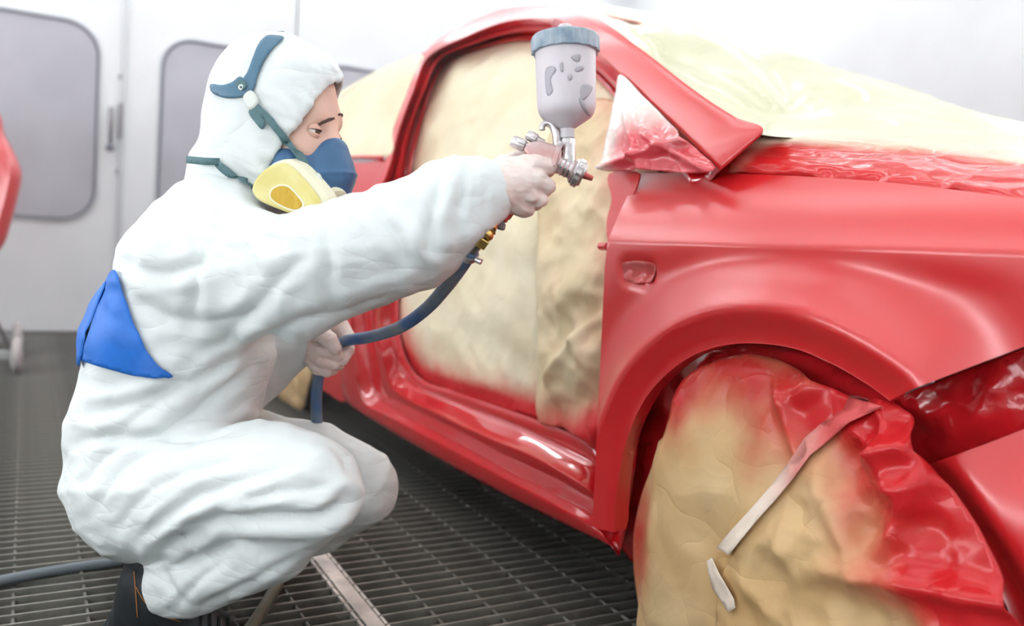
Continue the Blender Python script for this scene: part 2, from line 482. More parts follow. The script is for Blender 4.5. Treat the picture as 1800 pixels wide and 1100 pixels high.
RED = (0.66, 0.014, 0.018)
m_red = material('red_satin_paint', RED, 0.40, bump=0.012, bump_scale=900, spec=0.5, coat=0.95, coat_rough=0.26, coat_ior=1.7)
m_redgloss = material('red_gloss_paint', (0.62, 0.010, 0.016), 0.2, bump=0.008, bump_scale=14, coat=1.0, coat_rough=0.05, coat_ior=2.0)
m_under = material('underbody_black', (0.012, 0.012, 0.013), 0.8)
m_tyre = material('tyre_rubber', (0.02, 0.02, 0.022), 0.75)
KRAFT, KRAFT2 = (0.62, 0.47, 0.27), (0.72, 0.58, 0.36)
m_paper = material('masking_paper', (0.80, 0.70, 0.48), 0.62, color2=(0.86, 0.78, 0.58), var_scale=5, spray=(0.62, 0.03, 0.035), rough_spray=0.42, bump=0.015, bump_scale=40, crease=0.18, crease_scale=8, ridge=0.5, ridge_scale=(5, 5, 5))
m_kraft = material('kraft_masking_paper', (0.62, 0.40, 0.18), 0.55, color2=(0.72, 0.52, 0.28), var_scale=6, spray=(0.60, 0.018, 0.022), rough_spray=0.25, bump=0.05, bump_scale=60, crease=0.28, crease_scale=8, ridge=0.9, ridge_scale=(5, 5, 5))
m_film = material('masking_film', (0.64, 0.635, 0.43), 0.42, color2=(0.72, 0.715, 0.54), var_scale=4, spray=(0.62, 0.018, 0.02), rough_spray=0.22, bump=0.08, bump_scale=14, coat=0.3, crease=0.35, crease_scale=11)
m_redfilm = material('red_sprayed_film', (0.74, 0.55, 0.50), 0.25, spray=(0.60, 0.014, 0.02), rough_spray=0.16, coat=0.5, bump=0.05, bump_scale=30, crease=0.35, crease_scale=11)
m_strip = material('tan_masking_paper', (0.72, 0.57, 0.34), 0.58, color2=(0.80, 0.68, 0.46), var_scale=5, spray=(0.60, 0.02, 0.025), rough_spray=0.4, bump=0.05, bump_scale=50, crease=0.28, crease_scale=8, ridge=0.5, ridge_scale=(5, 5, 5))
m_tape = material('masking_tape', (0.86, 0.74, 0.62), 0.5, spray=(0.70, 0.10, 0.10), bump=0.1, bump_scale=90)

car_root = empty('car', car(0.6, -0.8, 0), 'red car in fresh satin paint with its door and bumper off', 'car')

def ribbon_shell(name, Q, Fc, mat, thick=0.002, parent=None, spray=None, smooth=True, label=None, offset=-1):
    o = obj(name, carA(Q), Fc, mat, parent, smooth, label, fix=True)
    if spray is not None: attr(o, spray)
    # make the outer side the one that looks away from the car
    me = o.data; nsum = np.zeros(3)
    for p in me.polygons: nsum += np.array(p.normal) * p.area
    if nsum @ (NV + np.array([0, 0, .6])) < 0: me.flip_normals()
    if thick: modifier(o, 'SOLIDIFY', thickness=thick, offset=offset)
    if thick > 0.0015: modifier(o, 'EDGE_SPLIT', split_angle=math.radians(55))
    return o
def panel(name, out_px, vf, h, mat, holes_px=(), n=6, **kw):
    lo = px_loop(out_px, 0, n, True, vf); hs = [px_loop(q, 0, n, True, vf) for q in holes_px]
    V2, F = fill2d(lo[:, [0, 2]], h, [q[:, [0, 2]] for q in hs])
    Q = np.stack([V2[:, 0], vf(V2[:, 0], V2[:, 1]), V2[:, 1]], 1)
    return Q, F

# ---- front fender -------------------------------------------------
arch_in = [(1079, 934), (1082, 870), (1098, 780), (1134, 698), (1190, 640), (1250, 610), (1318, 601), (1395, 610), (1460, 636), (1520, 670), (1566, 703)]
def v_fender0(s, z):
    s = np.asarray(s, float); z = np.asarray(z, float)
    zc = 0.772 + 0.036 * (s - 1.49)
    up = np.maximum(z - zc, 0); dn = np.maximum(zc - z, 0)
    v = 0.055 - 0.50 * up - 1.9 * up ** 2 - 0.05 * dn
    v = v - 0.030 * np.exp(-((dn - 0.02) / 0.035) ** 2) * 0
    v = v - 0.16 * np.maximum(s - 1.95, 0) ** 2 - 0.5 * np.maximum(s - 2.25, 0) ** 2
    return v
ARCH2 = px_loop(arch_in, 0, 6, False, lambda s, z: v_fender0(s, z) + 0.02)[:, [0, 2]]
def v_fender(s, z):
    s = np.asarray(s, float); z = np.asarray(z, float)
    d = dist_line(np.stack([np.ravel(s), np.ravel(z)], 1), ARCH2).reshape(np.shape(s))
    t = np.clip((0.20 - d) / 0.145, 0, 1)
    lip = 0.046 * t ** 2.4 * np.where(d > 0.055, 1, 1) - 0.026 * (1 - smoothstep(0, 0.062, d))
    hollow = -0.008 * np.exp(-((d - 0.16) / 0.05) ** 2)
    keep = smoothstep(0.0, 0.055, (0.772 + 0.036 * (s - 1.49)) - z)
    return v_fender0(s, z) + (lip + hollow) * keep
fender_out = [(1041, 926)] + [(1060, 931)] + [(1079, 935)] + arch_in[1:] + [(1584, 694), (1604, 684), (1700, 647), (1800, 609), (1950, 545), (2040, 500),
              (2050, 440), (2030, 392), (1960, 374), (1800, 349), (1700, 336), (1550, 319), (1400, 309), (1260, 304), (1180, 303), (1126, 305),
              (1110, 330), (1090, 372), (1068, 424), (1063, 470), (1057, 600), (1049, 760)]
dense = []
for i, p in enumerate(fender_out):                         # straight sampling keeps the corners crisp
    q = fender_out[(i + 1) % len(fender_out)]
    m_ = max(1, int(math.hypot(q[0] - p[0], q[1] - p[1]) // 14))
    dense += [(p[0] + (q[0] - p[0]) * k / m_, p[1] + (q[1] - p[1]) * k / m_) for k in range(m_)]
i0 = 3
smooth_arch = [tuple(p) for p in spline(arch_in, 6)]
dense = [p for p in dense if True]
cut0 = dense.index((1079, 935)); cut1 = min(range(len(dense)), key=lambda k: abs(dense[k][0] - 1584) + abs(dense[k][1] - 694))
dense = dense[:cut0 + 1] + smooth_arch[2:] + dense[cut1:]
lo = np.array([hit_body(p[0], p[1], 0, v_fender) for p in dense])
mk = [(1094, 463), (1108, 459), (1132, 460), (1145, 463), (1149, 473), (1147, 489), (1138, 497), (1112, 497), (1098, 490), (1093, 476)]
hole = px_loop(mk, 0, 4, True, v_fender)
ss = np.linspace(1.503, 2.42, 90)
crease = np.stack([ss, 0.772 + 0.036 * (ss - 1.49)], 1)
crease = crease[in_poly(crease, lo[:, [0, 2]])][1:-1]
V2, F = fill2d(lo[:, [0, 2]], 0.0105, [hole[:, [0, 2]]], [crease] + [c_ for c_ in [(crease + [0, dz])[3:-3] for dz in (-0.014, -0.006, 0.006, 0.014)]])
Q = np.stack([V2[:, 0], v_fender(V2[:, 0], V2[:, 1]), V2[:, 1]], 1)
dm = dist_line(V2, hole[:, [0, 2]], True)
Q[:, 1] -= 0.006 * np.exp(-(dm / 0.006) ** 2)
fender = ribbon_shell('front_fender', Q, F, m_red, 0.0025, car_root)
V2, F = fill2d(hole[:, [0, 2]], 0.008)
c0 = V2.mean(0)
dm = dist_line(V2, hole[:, [0, 2]], True)
Q = np.stack([V2[:, 0], v_fender(V2[:, 0], V2[:, 1]) - 0.006 - 0.010 * smoothstep(0, 0.012, dm) + 0.006 * np.abs(np.sin((V2[:, 0] - V2[:, 1] * .7) * 90)), V2[:, 1]], 1)
o = ribbon_shell('side_marker_mask', Q, F, m_redfilm, 0.001, car_root, spray=np.full(len(Q), 0.75))
# inner return of the arch lip
lipQ, lipF = [], []
A3 = px_loop(arch_in, 0, 6, False, v_fender)
for i, q in enumerate(A3):
    lipQ += [q, (q[0], q[1] - 0.030, q[2] + 0.002), (q[0], q[1] - 0.034, q[2] + 0.022)]
for i in range(len(A3) - 1):
    for k in range(2): lipF.append((3 * i + k, 3 * i + 3 + k, 3 * i + 4 + k, 3 * i + 1 + k))
ribbon_shell('wheel_arch_lip', lipQ, lipF, m_red, 0.002, car_root)
Geo().tube([car(*(hit_body(1056, 433, -0.01, v_fender))), car(*(hit_body(1068, 433, -0.004, v_fender)))], 0.008, 8).make('fender_tab', m_red, car_root)

# ---- body side ring round the door opening -------------------------
# matching control points on every ring, clockwise from the top of the rear pillar
R0 = [(745, 93), (822, 41), (888, 15), (960, 9), (1030, 20), (1134, 93), (1217, 158), (1290, 206), (1340, 232), (1281, 300), (1150, 560), (1120, 800), (1092, 966), (1069, 957), (976, 913), (867, 858), (758, 798), (660, 741), (606, 700), (600, 640), (603, 560), (612, 470), (640, 360), (676, 285), (692, 225), (716, 160)]
R1 = [(752, 100), (822, 63), (890, 38), (955, 33), (1000, 46), (1089, 127), (1140, 178), (1196, 230), (1263, 299), (1232, 312), (1140, 560), (1112, 760), (1084, 942), (1050, 930), (965, 884), (862, 828), (765, 776), (680, 731), (640, 706), (625, 650), (618, 570), (624, 480), (655, 370), (682, 300), (700, 230), (726, 160)]
R2 = [(762, 103), (824, 72), (890, 49), (953, 45), (990, 57), (1078, 130), (1128, 180), (1180, 240), (1240, 310), (1210, 400), (1160, 560), (1130, 740), (1085, 920), (1045, 905), (958, 860), (858, 808), (770, 760), (695, 720), (662, 696), (650, 650), (640, 575), (644, 490), (668, 380), (690, 310), (708, 232), (735, 160)]
R3 = [(772, 104), (826, 79), (892, 58), (950, 54), (982, 66), (1062, 128), (1110, 180), (1160, 250), (1210, 315), (1190, 400), (1150, 560), (1120, 720), (1080, 890), (1042, 866), (945, 808), (845, 765), (770, 729), (715, 702), (684, 675), (669, 625), (655, 570), (662, 490), (682, 385), (700, 310), (716, 234), (744, 160)]
R4 = [(783, 104), (829, 84), (894, 66), (947, 64), (972, 76), (1046, 126), (1095, 180), (1140, 250), (1190, 320), (1170, 400), (1140, 560), (1110, 700), (1075, 840), (1038, 808), (930, 755), (842, 719), (790, 700), (735, 678), (706, 650), (695, 610), (690, 565), (694, 490), (704, 390), (713, 315), (727, 236), (756, 150)]
R5 = [(790, 106), (832, 89), (896, 73), (944, 72), (964, 84), (1034, 126), (1085, 180), (1130, 250), (1175, 325), (1160, 400), (1130, 560), (1105, 690), (1070, 800), (1034, 775), (940, 737), (846, 704), (795, 686), (750, 671), (722, 645), (706, 605), (701, 560), (703, 490), (711, 395), (720, 318), (734, 240), (763, 148)]
INSET = np.zeros(26); INSET[10:12] = 0.075; INSET[9] = 0.045; INSET[12] = 0.03    # the part of the ring that runs behind the fender
offs = [0.0, 0.0, -0.034, -0.040, -0.085, -0.088]
extra = [(R0, -0.012), (R0, 0.0), (R1, 0.0), (R1, -0.006), (R2, -0.036), (R2, -0.040), (R3, -0.030), (R3, -0.040), (R4, -0.088), (R4, -0.082), (R5, -0.088), (R5, -0.10)]
rings = []
for (R, off), sh in zip(extra, (0, .06, -.1, .06, -.06, .1, -.08, .12, -.1, .12, 0, .02)):
    Rn = np.array(R, float)
    k = [id(q) for q in (R0, R1, R2, R3, R4, R5)].index(id(R))
    nxt = np.array((R0, R1, R2, R3, R4, R5)[min(k + 1, 5)] if sh > 0 else (R0, R1, R2, R3, R4, R5)[max(k - 1, 0)], float)
    pp = Rn + (nxt - Rn) * abs(sh)
    sp = spline(np.column_stack([pp, INSET]), 10, True)
    rings.append(np.array([hit_body(q[0], q[1], off - q[2]) for q in sp]))
RG = np.array(rings)                                       # ring, point, (s v z)
sub = 3
K, NP = RG.shape[:2]
prof = np.array([spline(RG[:, j], sub) for j in range(NP)])  # point, profile, 3
m2 = prof.shape[1]
Q = prof.reshape(-1, 3); F = []
for j in range(NP):
    k = (j + 1) % NP
    for i in range(m2 - 1): F.append((j * m2 + i, k * m2 + i, k * m2 + i + 1, j * m2 + i + 1))
side = ribbon_shell('body_side_frame', Q, F, m_redgloss, 0.002, car_root)
side.data.materials.append(m_red)                           # satin outer skin of the windscreen pillar and roof rail
for p in side.data.polygons:
    j, i = divmod(min(p.vertices), m2)
    if max(v % m2 for v in p.vertices) <= 3 * sub and side.data.vertices[p.vertices[0]].co.z > 0.80: p.material_index = 1
# ---- door opening masking paper -----------------------------------
def paper_sheet(name, out_px, off, h, mat, crump, fine, spray_fn, label, cat='masking paper', parent=None, seed=0.0, n=6, thick=0.0008, vf=None, extra_v=None):
    lp = px_loop(out_px, off, n, True, vf)
    V2, F = fill2d(lp[:, [0, 2]], h)
    base = (vf or v_body)(V2[:, 0], V2[:, 1]) + off
    P3 = np.stack([V2[:, 0], V2[:, 1], np.zeros(len(V2))], 1)
    edge = smoothstep(0.0, 0.05, dist_line(V2, lp[:, [0, 2]], True))
    dv = np.zeros(len(V2))
    for amp, sc in crump: dv += amp * (crumple(P3 * [1, 1, 1] , sc, seed) - 0.35)
    for amp, sc in fine: dv += amp * fbm(P3, sc, 3, seed + 3)
    Q = np.stack([V2[:, 0], base + dv * (0.25 + 0.75 * edge), V2[:, 1]], 1)
    uv = project(carA(Q))[:, :2]
    if extra_v is not None: Q[:, 1] += extra_v(uv, Q)
    o = ribbon_shell(name, Q, F, mat, thick, parent, spray=spray_fn(uv, Q, dv))
    if label: tag(o, label, cat)
    return o
door_px = [(790, 106), (832, 89), (896, 73), (944, 72), (964, 84), (1034, 126), (1085, 180), (1130, 250), (1175, 325), (1160, 400), (1130, 560), (1105, 690), (1070, 800), (1034, 775), (940, 737), (846, 704), (795, 686), (750, 671), (722, 645), (706, 605), (701, 560), (703, 490), (711, 395), (720, 318), (734, 240), (763, 148)]
dp = np.array(door_px, float)
def spray_door(uv, Q, dv):
    d = dist_line(uv, spline(dp, 4, True), True)
    low = smoothstep(430, 760, uv[:, 1] + (uv[:, 0] - 900) * -0.08)
    e = np.exp(-d / 26) * (0.35 + 0.6 * low) + 0.75 * np.exp(-d / 60) * low ** 2
    e += 0.30 * smoothstep(990, 1080, uv[:, 0]) * smoothstep(200, 420, uv[:, 1])
    return np.clip(e, 0, 1)
def door_folds(uv, Q):
    x, y = uv[:, 0], uv[:, 1]
    f = 0.010 * np.exp(-((x - 800 - 0.10 * (y - 500)) / 26) ** 2) * smoothstep(300, 420, y)
    return f - 0.02 * smoothstep(935, 960, x) * smoothstep(160, 200, y)
paper_sheet('masking_paper_sheet', door_px, -0.105, 0.010, m_paper, [(0.018, 5.0), (0.012, 11.0)], [(0.010, 4.0)], spray_door,
            'cream masking paper taped across the open door frame', seed=1.3, extra_v=door_folds)
strip_px = [(948, 330), (965, 240), (1000, 190), (1075, 175), (1130, 250), (1165, 330), (1150, 430), (1120, 600), (1098, 700), (1062, 790), (1034, 772), (986, 752), (946, 738), (944, 640), (944, 500)]
def spray_strip(uv, Q, dv):
    return np.clip(0.75 * smoothstep(650, 780, uv[:, 1]) + 0.30 * smoothstep(1000, 1090, uv[:, 0]) + 0.12, 0, 1)
def strip_folds(uv, Q):
    x, y = uv[:, 0], uv[:, 1]
    f = 0.014 * np.sin((x * 0.9 + y * 1.3) / 30.0) * smoothstep(950, 985, x) * smoothstep(330, 520, y)
    f += 0.022 * np.exp(-(((x - 1000) + (y - 620) * .8) / 13) ** 2) * smoothstep(950, 975, x) * smoothstep(520, 580, y)
    f += 0.020 * np.exp(-(((x - 1010) - (y - 560) * .35) / 12) ** 2) * np.exp(-((y - 600) / 60) ** 2)
    return f
paper_sheet('masking_paper_sheet', strip_px, -0.066, 0.009, m_strip, [(0.026, 8.0), (0.014, 17.0), (0.006, 34.)], [(0.014, 6.0)], spray_strip,
            'crumpled tan paper strip overlapping the door masking beside the fender', seed=4.1, extra_v=strip_folds)

# ---- quarter panel, rear window masking, underbody ------------------
def v_quarter(s, z): return v_body(s, z) - 0.004
q_px = [(640, 285), (676, 285), (640, 362), (614, 470), (604, 560), (601, 640), (606, 704), (575, 690), (552, 672), (540, 640), (505, 606), (470, 596), (450, 604), (440, 615), (432, 622), (428, 560), (428, 430), (440, 330), (490, 288), (560, 282)]
Q, F = panel('rear_quarter_panel', q_px, v_quarter, 0.03, m_red)
ribbon_shell('rear_quarter_panel', Q, F, m_red, 0.003, car_root)
w_px = [(744, 96), (716, 162), (692, 226), (680, 276), (560, 277), (500, 284), (520, 240), (560, 190), (620, 148), (690, 112)]
paper_sheet('masking_paper_sheet', w_px, 0.0, 0.025, m_paper, [(0.012, 6.0)], [(0.008, 4.0)], lambda uv, Q, dv: np.full(len(Q), 0.02),
            'pale masking paper over the rear side window behind the door frame', seed=7.7)
Geo().tube([car(*hit_body(x, y, 0.006)) for x, y in ((560, 279), (600, 277), (640, 276), (672, 277))], 0.006, 8).make('window_ledge', m_red, car_root, smooth=True)
g = Geo()
g.box(car(0.55, -0.86, 0.30), (2.0, 0.74, 0.09), (T, NV, (0, 0, 1)))
g.box(car(0.75, -0.24, 0.55), (0.8, 0.02, 0.38), (T, NV, (0, 0, 1)))
g.make('underbody', m_under, car_root)
# roof skin and far side
rs, rv, rz = RG[1][:90, 0], RG[1][:90, 1], RG[1][:90, 2]
roofQ, roofF = [], []
NR = 14
rowsel = [np.array(hit_body(x, y)) for x, y in spline([(600, 170), (650, 132), (700, 108), (745, 92), (822, 41), (888, 16), (940, 10), (985, 11)], 4)]
for p in rowsel:
    for k in range(NR + 1):
        b = k / NR; w = 2 * (p[1] + 0.85)
        roofQ.append((p[0], p[1] - w * b, p[2] + 0.018 * 4 * b * (1 - b)))
n_ = NR + 1
for i in range(len(rowsel) - 1):
    for k in range(NR): roofF.append((i * n_ + k, (i + 1) * n_ + k, (i + 1) * n_ + k + 1, i * n_ + k + 1))
ribbon_shell('roof_skin', roofQ, roofF, m_red, 0.004, car_root)

def wheel(name, s, v, R=0.295, w=0.19, parent=None):
    c = car(s, v, R); root = Geo().lathe(c, -NV, [(0, .20), (.0, .235), (.012, .265), (.03, R - .006), (.05, R), (w - .05, R), (w - .03, R - .006), (w - .012, .265), (w, .235), (w, .2)], 48).make(name, m_tyre, parent)
    Geo().lathe(car(s, v + .002, R), -NV, [(0, .05), (.01, .19), (.03, .205), (w - .03, .205)], 40).make('rim', material('rim_grey', (.3, .3, .31), .4, metal=.6), root)
    return root
wheel('rear_wheel', -0.56, -0.03, parent=car_root)
wheel('front_wheel', 1.87, -0.045, parent=car_root)
wheel('rear_wheel', -0.56, -1.45, parent=car_root)
# ---- wheel masking --------------------------------------------------
def v_wheelpaper(s, z):
    s = np.asarray(s, float); z = np.asarray(z, float)
    v = 0.030 + 0.035 * smoothstep(0.62, 0.35, z) - 0.03 * smoothstep(0.56, 0.64, z)
    return v - 0.16 * np.maximum(s - 2.0, 0) ** 2 - 0.10 * smoothstep(1.72, 1.60, s) * smoothstep(0.62, 0.40, z)
def blobs(uv, L, base=0.0):
    e = np.full(len(uv), base)
    for x, y, rx, ry, k in L:
        e = e + k * np.exp(-(((uv[:, 0] - x) / rx) ** 2 + ((uv[:, 1] - y) / ry) ** 2))
    return np.clip(e, 0, 1)
arch_film = [(1083, 940), (1085, 870), (1100, 782), (1135, 700), (1190, 642), (1250, 612), (1318, 603), (1395, 612), (1460, 638), (1520, 672), (1572, 706), (1560, 800), (1400, 860), (1250, 880), (1160, 950), (1120, 990), (1092, 960)]
paper_sheet('masking_film_sheet', arch_film, -0.050, 0.011, m_redfilm, [(0.022, 14.0), (0.012, 30.0)], [(0.01, 10.0)], lambda uv, Q, dv: np.full(len(Q), 0.97),
            'glossy red sprayed film tucked under the front wheel arch', 'masking film', seed=2.2, vf=v_wheelpaper)
sheetA = [(1186, 690), (1215, 655), (1262, 632), (1315, 622), (1372, 634), (1440, 668), (1500, 700), (1530, 715), (1470, 770), (1400, 850), (1330, 925), (1285, 985), (1276, 1040), (1274, 1110), (1300, 1185), (1240, 1190), (1160, 1185), (1132, 1130), (1120, 1060), (1111, 1000), (1113, 930), (1126, 870), (1150, 800), (1171, 740)]
def sprayA(uv, Q, dv):
    e = blobs(uv, [(1290, 640, 160, 90, .8), (1120, 930, 26, 150, .75), (1190, 720, 40, 80, .55), (1440, 740, 90, 90, .85), (1330, 800, 70, 90, .30), (1520, 710, 60, 60, .9), (1215, 1000, 40, 120, .10)], -0.02)
    return e
def foldsA(uv, Q):
    x, y = uv[:, 0], uv[:, 1]
    k = smoothstep(640, 760, y) * (1 - smoothstep(1000, 1080, y) * .4)
    f = 0.011 * np.cos((x - 1215 - (y - 760) * -0.16) / 22.0) * k * np.exp(-((x - 1240) / 110) ** 2)
    f += 0.020 * np.exp(-(((x - 1420) * .5 + (y - 680) * .86) / 22) ** 2) * np.exp(-((x - 1430) / 60) ** 2)
    f += 0.016 * np.exp(-(((x - 1385) - (y - 720) * .25) / 12) ** 2) * smoothstep(640, 690, y) * smoothstep(860, 780, y)
    return f
pA = paper_sheet('masking_paper_sheet', sheetA, 0.012, 0.008, m_kraft, [(0.010, 10.0)], [(0.010, 5.0)], sprayA,
            'smooth tan paper over the rear half of the wrapped front wheel', seed=5.5, vf=v_wheelpaper, extra_v=foldsA)
sheetB = [(1262, 1188), (1258, 1100), (1264, 1030), (1288, 975), (1330, 915), (1400, 830), (1470, 750), (1530, 704), (1572, 704), (1612, 740), (1640, 800), (1690, 880), (1750, 980), (1800, 1100), (1830, 1188), (1700, 1200), (1500, 1200), (1380, 1195)]
def sprayB(uv, Q, dv):
    x, y = uv[:, 0], uv[:, 1]
    right = smoothstep(-60, 150, (x - 1480) * 0.85 + (940 - y) * 0.20)
    e = 0.22 + 0.75 * right + 0.35 * np.exp(-(((x - 1545) / 80) ** 2 + ((y - 740) / 90) ** 2))
    e -= 0.30 * np.exp(-(((x - 1330) / 70) ** 2 + ((y - 1020) / 90) ** 2))
    e -= 0.38 * smoothstep(1000, 1080, y - (x - 1300) * 0.12) * smoothstep(1760, 1520, x)
    e += 5.0 * (dv - 0.005) * smoothstep(1380, 1500, x)
    return np.clip(e, 0, 1)
def foldsB(uv, Q):
    x, y = uv[:, 0], uv[:, 1]
    tight = np.exp(-(((x - 1580) / 75) ** 2 + ((y - 800) / 95) ** 2))
    P3 = np.column_stack([Q[:, 0], Q[:, 2], np.zeros(len(Q))])
    f = 0.085 * tight * (crumple(P3, 26.0, 9.1) - .3)
    f += 0.022 * np.exp(-((x - 1470 - (y - 900) * .45) / 26) ** 2) * np.exp(-((y - 930) / 90) ** 2)
    f += 0.020 * np.exp(-(((x - 1560) + (y - 960) * .6) / 24) ** 2) * np.exp(-((y - 950) / 110) ** 2)
    f += 0.022 * np.exp(-((y - 1010 - (x - 1500) * .17) / 24) ** 2) * smoothstep(1380, 1480, x)
    f += 0.016 * np.exp(-((x - 1375 + (y - 960) * .2) / 16) ** 2) * np.exp(-((y - 950) / 50) ** 2)
    return f
pB = paper_sheet('masking_paper_sheet', sheetB, 0.020, 0.0075, m_kraft, [(0.046, 8.5), (0.022, 19.0)], [(0.010, 6.0)], sprayB,
            'crumpled red sprayed paper over the front half of the wrapped wheel', seed=8.3, vf=v_wheelpaper, extra_v=foldsB)
dg = bpy.context.evaluated_depsgraph_get()
def bvh_of(objs):
    V, F = [], []
    for o in objs:
        n = len(V); mw = o.matrix_world
        V += [mw @ v.co for v in o.data.vertices]; F += [[i + n for i in p.vertices] for p in o.data.polygons]
    return BVHTree.FromPolygons(V, F)
def cast(bvh, px, py, lift=0.0):
    """a point where the pixel's line of sight meets a surface, lifted off it"""
    d = Vector(ray(px, py)).normalized()
    h = bvh.ray_cast(Vector(EYE), d)
    if h[0] is None: return None
    n = h[1] if h[1].dot(d) < 0 else -h[1]
    return np.array(h[0] + n * lift)
def decal(name, poly_px, bvh, lift, h, mat, parent=None, thick=0.0006, spray=None, smooth_it=2, label=None, cat=None, fallback=None):
    """a thin sheet stuck onto a surface: outline given by pixels, every vertex pressed on the surface"""
    V2, F = fill2d(np.array(poly_px, float), h)
    P = [cast(bvh, x, y, lift) for x, y in V2]
    ok = [p for p in P if p is not None]
    dep = float(np.mean(project(np.array(ok))[:, 2]))
    P = np.array([p if p is not None else np.array(bvh.find_nearest(Vector(at(V2[i][0], V2[i][1], dep)))[0]) for i, p in enumerate(P)])
    miss = [i for i in range(len(P)) if abs(project(P[i])[0] - V2[i][0]) + abs(project(P[i])[1] - V2[i][1]) > 2.0]
    keep = P[miss].copy()
    D = project(P)[:, 2]; UV = project(P)[:, :2]
    E = np.concatenate([F[:, [0, 1]], F[:, [1, 2]], F[:, [2, 0]]]); E = np.concatenate([E, E[:, ::-1]])
    for _ in range(smooth_it):                                  # pulls the sheet taut without moving its outline
        acc = np.zeros(len(D)); cnt = np.zeros(len(D))
        np.add.at(acc, E[:, 0], D[E[:, 1]]); np.add.at(cnt, E[:, 0], 1)
        D = 0.5 * D + 0.5 * acc / cnt
    P = np.array([at(u[0], u[1], d) for u, d in zip(V2, D - (lift if smooth_it > 4 else 0))])
    if len(miss): P[miss] = keep
    o = obj(name, P, F, mat, parent, fix=False)
    ns = np.zeros(3)
    for p in o.data.polygons: ns += np.array(p.normal) * p.area
    if ns @ (EYE - P.mean(0)) < 0: o.data.flip_normals()
    if spray is not None: attr(o, spray(V2))
    if thick: modifier(o, 'SOLIDIFY', thickness=thick, offset=1)
    if label: tag(o, label, cat)
    return o
bw = bvh_of([pA, pB])
tape1 = [(1268, 962), (1290, 974), (1312, 950), (1340, 915), (1372, 880), (1402, 843), (1432, 806), (1462, 778), (1500, 750), (1552, 722), (1538, 698), (1490, 722), (1450, 746), (1420, 772), (1396, 812), (1360, 856), (1325, 896), (1296, 930)]
decal('masking_tape', tape1, bw, 0.010, 9, m_tape, spray=lambda V: np.clip(smoothstep(1300, 1500, V[:, 0]) * .9 + .05, 0, 1), label='long strip of pink sprayed tape slanting across the wheel paper', cat='masking tape', smooth_it=10)
tape2 = [(1248, 985), (1260, 979), (1272, 1004), (1288, 1028), (1300, 1050), (1297, 1062), (1289, 1077), (1276, 1058), (1262, 1036), (1252, 1010)]
decal('masking_tape', tape2, bw, 0.010, 7, m_tape, spray=lambda V: np.full(len(V), .10), label='short pale piece of tape low on the wheel paper', cat='masking tape', smooth_it=10)

# ---- bumper corner and headlamp gap --------------------------------
def v_bumper(s, z):
    s = np.asarray(s, float); z = np.asarray(z, float)
    return 0.045 - 0.30 * np.maximum(s - 2.15, 0) ** 2 - 0.05 * smoothstep(0.45, 0.62, z)
bump_arch = [(1606, 829), (1650, 876), (1700, 940), (1745, 1015), (1778, 1085), (1800, 1150), (1815, 1210)]
BA = px_loop(bump_arch, 0, 5, False, v_bumper)[:, [0, 2]]
def v_bumper2(s, z):
    s = np.asarray(s, float); z = np.asarray(z, float)
    d = dist_line(np.stack([np.ravel(s), np.ravel(z)], 1), BA).reshape(np.shape(s))
    return v_bumper(s, z) - 0.030 * (1 - smoothstep(0.0, 0.048, d)) + 0.0 * d
bump_px = [tuple(p) for p in spline(bump_arch, 5)] + [(1900, 1220), (2000, 1200), (2050, 1000), (2050, 800), (2000, 690), (1900, 717), (1800, 754), (1736, 779), (1672, 802), (1636, 815)]
lo = np.array([hit_body(p[0], p[1], 0, v_bumper2) for p in bump_px])
V2, F = fill2d(lo[:, [0, 2]], 0.012)
ribbon_shell('front_bumper', np.stack([V2[:, 0], v_bumper2(V2[:, 0], V2[:, 1]), V2[:, 1]], 1), F, m_red, 0.02, car_root)
lampfilm = [(1548, 700), (1584, 696), (1604, 688), (1700, 650), (1800, 612), (1950, 548), (2060, 500), (2060, 720), (1950, 700), (1800, 762), (1672, 812), (1630, 850), (1600, 830), (1570, 760)]
paper_sheet('masking_film_sheet', lampfilm, -0.085, 0.010, m_redfilm, [(0.030, 12.0), (0.018, 28.0)], [(0.012, 8.0)], lambda uv, Q, dv: np.clip(.92 + 3 * dv, 0, 1),
            'crinkled glossy red film in the gap between fender and bumper', 'masking film', seed=3.9, vf=lambda s, z: v_fender0(s, z) - 0.0)

# ---- hood and windscreen under masking film -------------------------
def hv(px, py, v):
    s, z = hit_v(px, py, v); return np.array([s, v, z])
cols = 9
E0 = [(1283, 303), (1340, 306), (1400, 309), (1480, 314), (1550, 320), (1630, 328), (1700, 338), (1800, 352), (1980, 384)]
rows = []
rows.append([hv(x, y + 3, float(v_fender0(*hit_v(x, y, 0))) - .012) for x, y in E0])
rows.append([hv(x, y, -0.045) for x, y in [(1290, 285), (1345, 287), (1405, 291), (1482, 296), (1552, 302), (1632, 309), (1702, 317), (1802, 330), (1985, 360)]])
rows.append([hv(x, y, -0.10 + .045 * max(0, 1 - (x - 1305) / 160)) for x, y in [(1305, 262), (1360, 263), (1420, 265), (1495, 269), (1562, 274), (1640, 280), (1708, 288), (1806, 300), (1990, 330)]])
rows.append([hv(x, y, -0.18 + .085 * max(0, 1 - (x - 1345) / 160)) for x, y in [(1345, 234), (1395, 235), (1450, 237), (1515, 240), (1580, 245), (1650, 252), (1715, 260), (1810, 273), (1995, 300)]])
HR = np.array(rows)
def loft(grid, nu, nv):
    a = np.array([spline(r, nu) for r in grid])
    b = np.array([spline(a[:, j], nv) for j in range(a.shape[1])])       # col, row, 3
    n, m_ = b.shape[:2]; F = [(j * m_ + i, (j + 1) * m_ + i, (j + 1) * m_ + i + 1, j * m_ + i + 1) for j in range(n - 1) for i in range(m_ - 1)]
    return b.reshape(-1, 3), F, n, m_
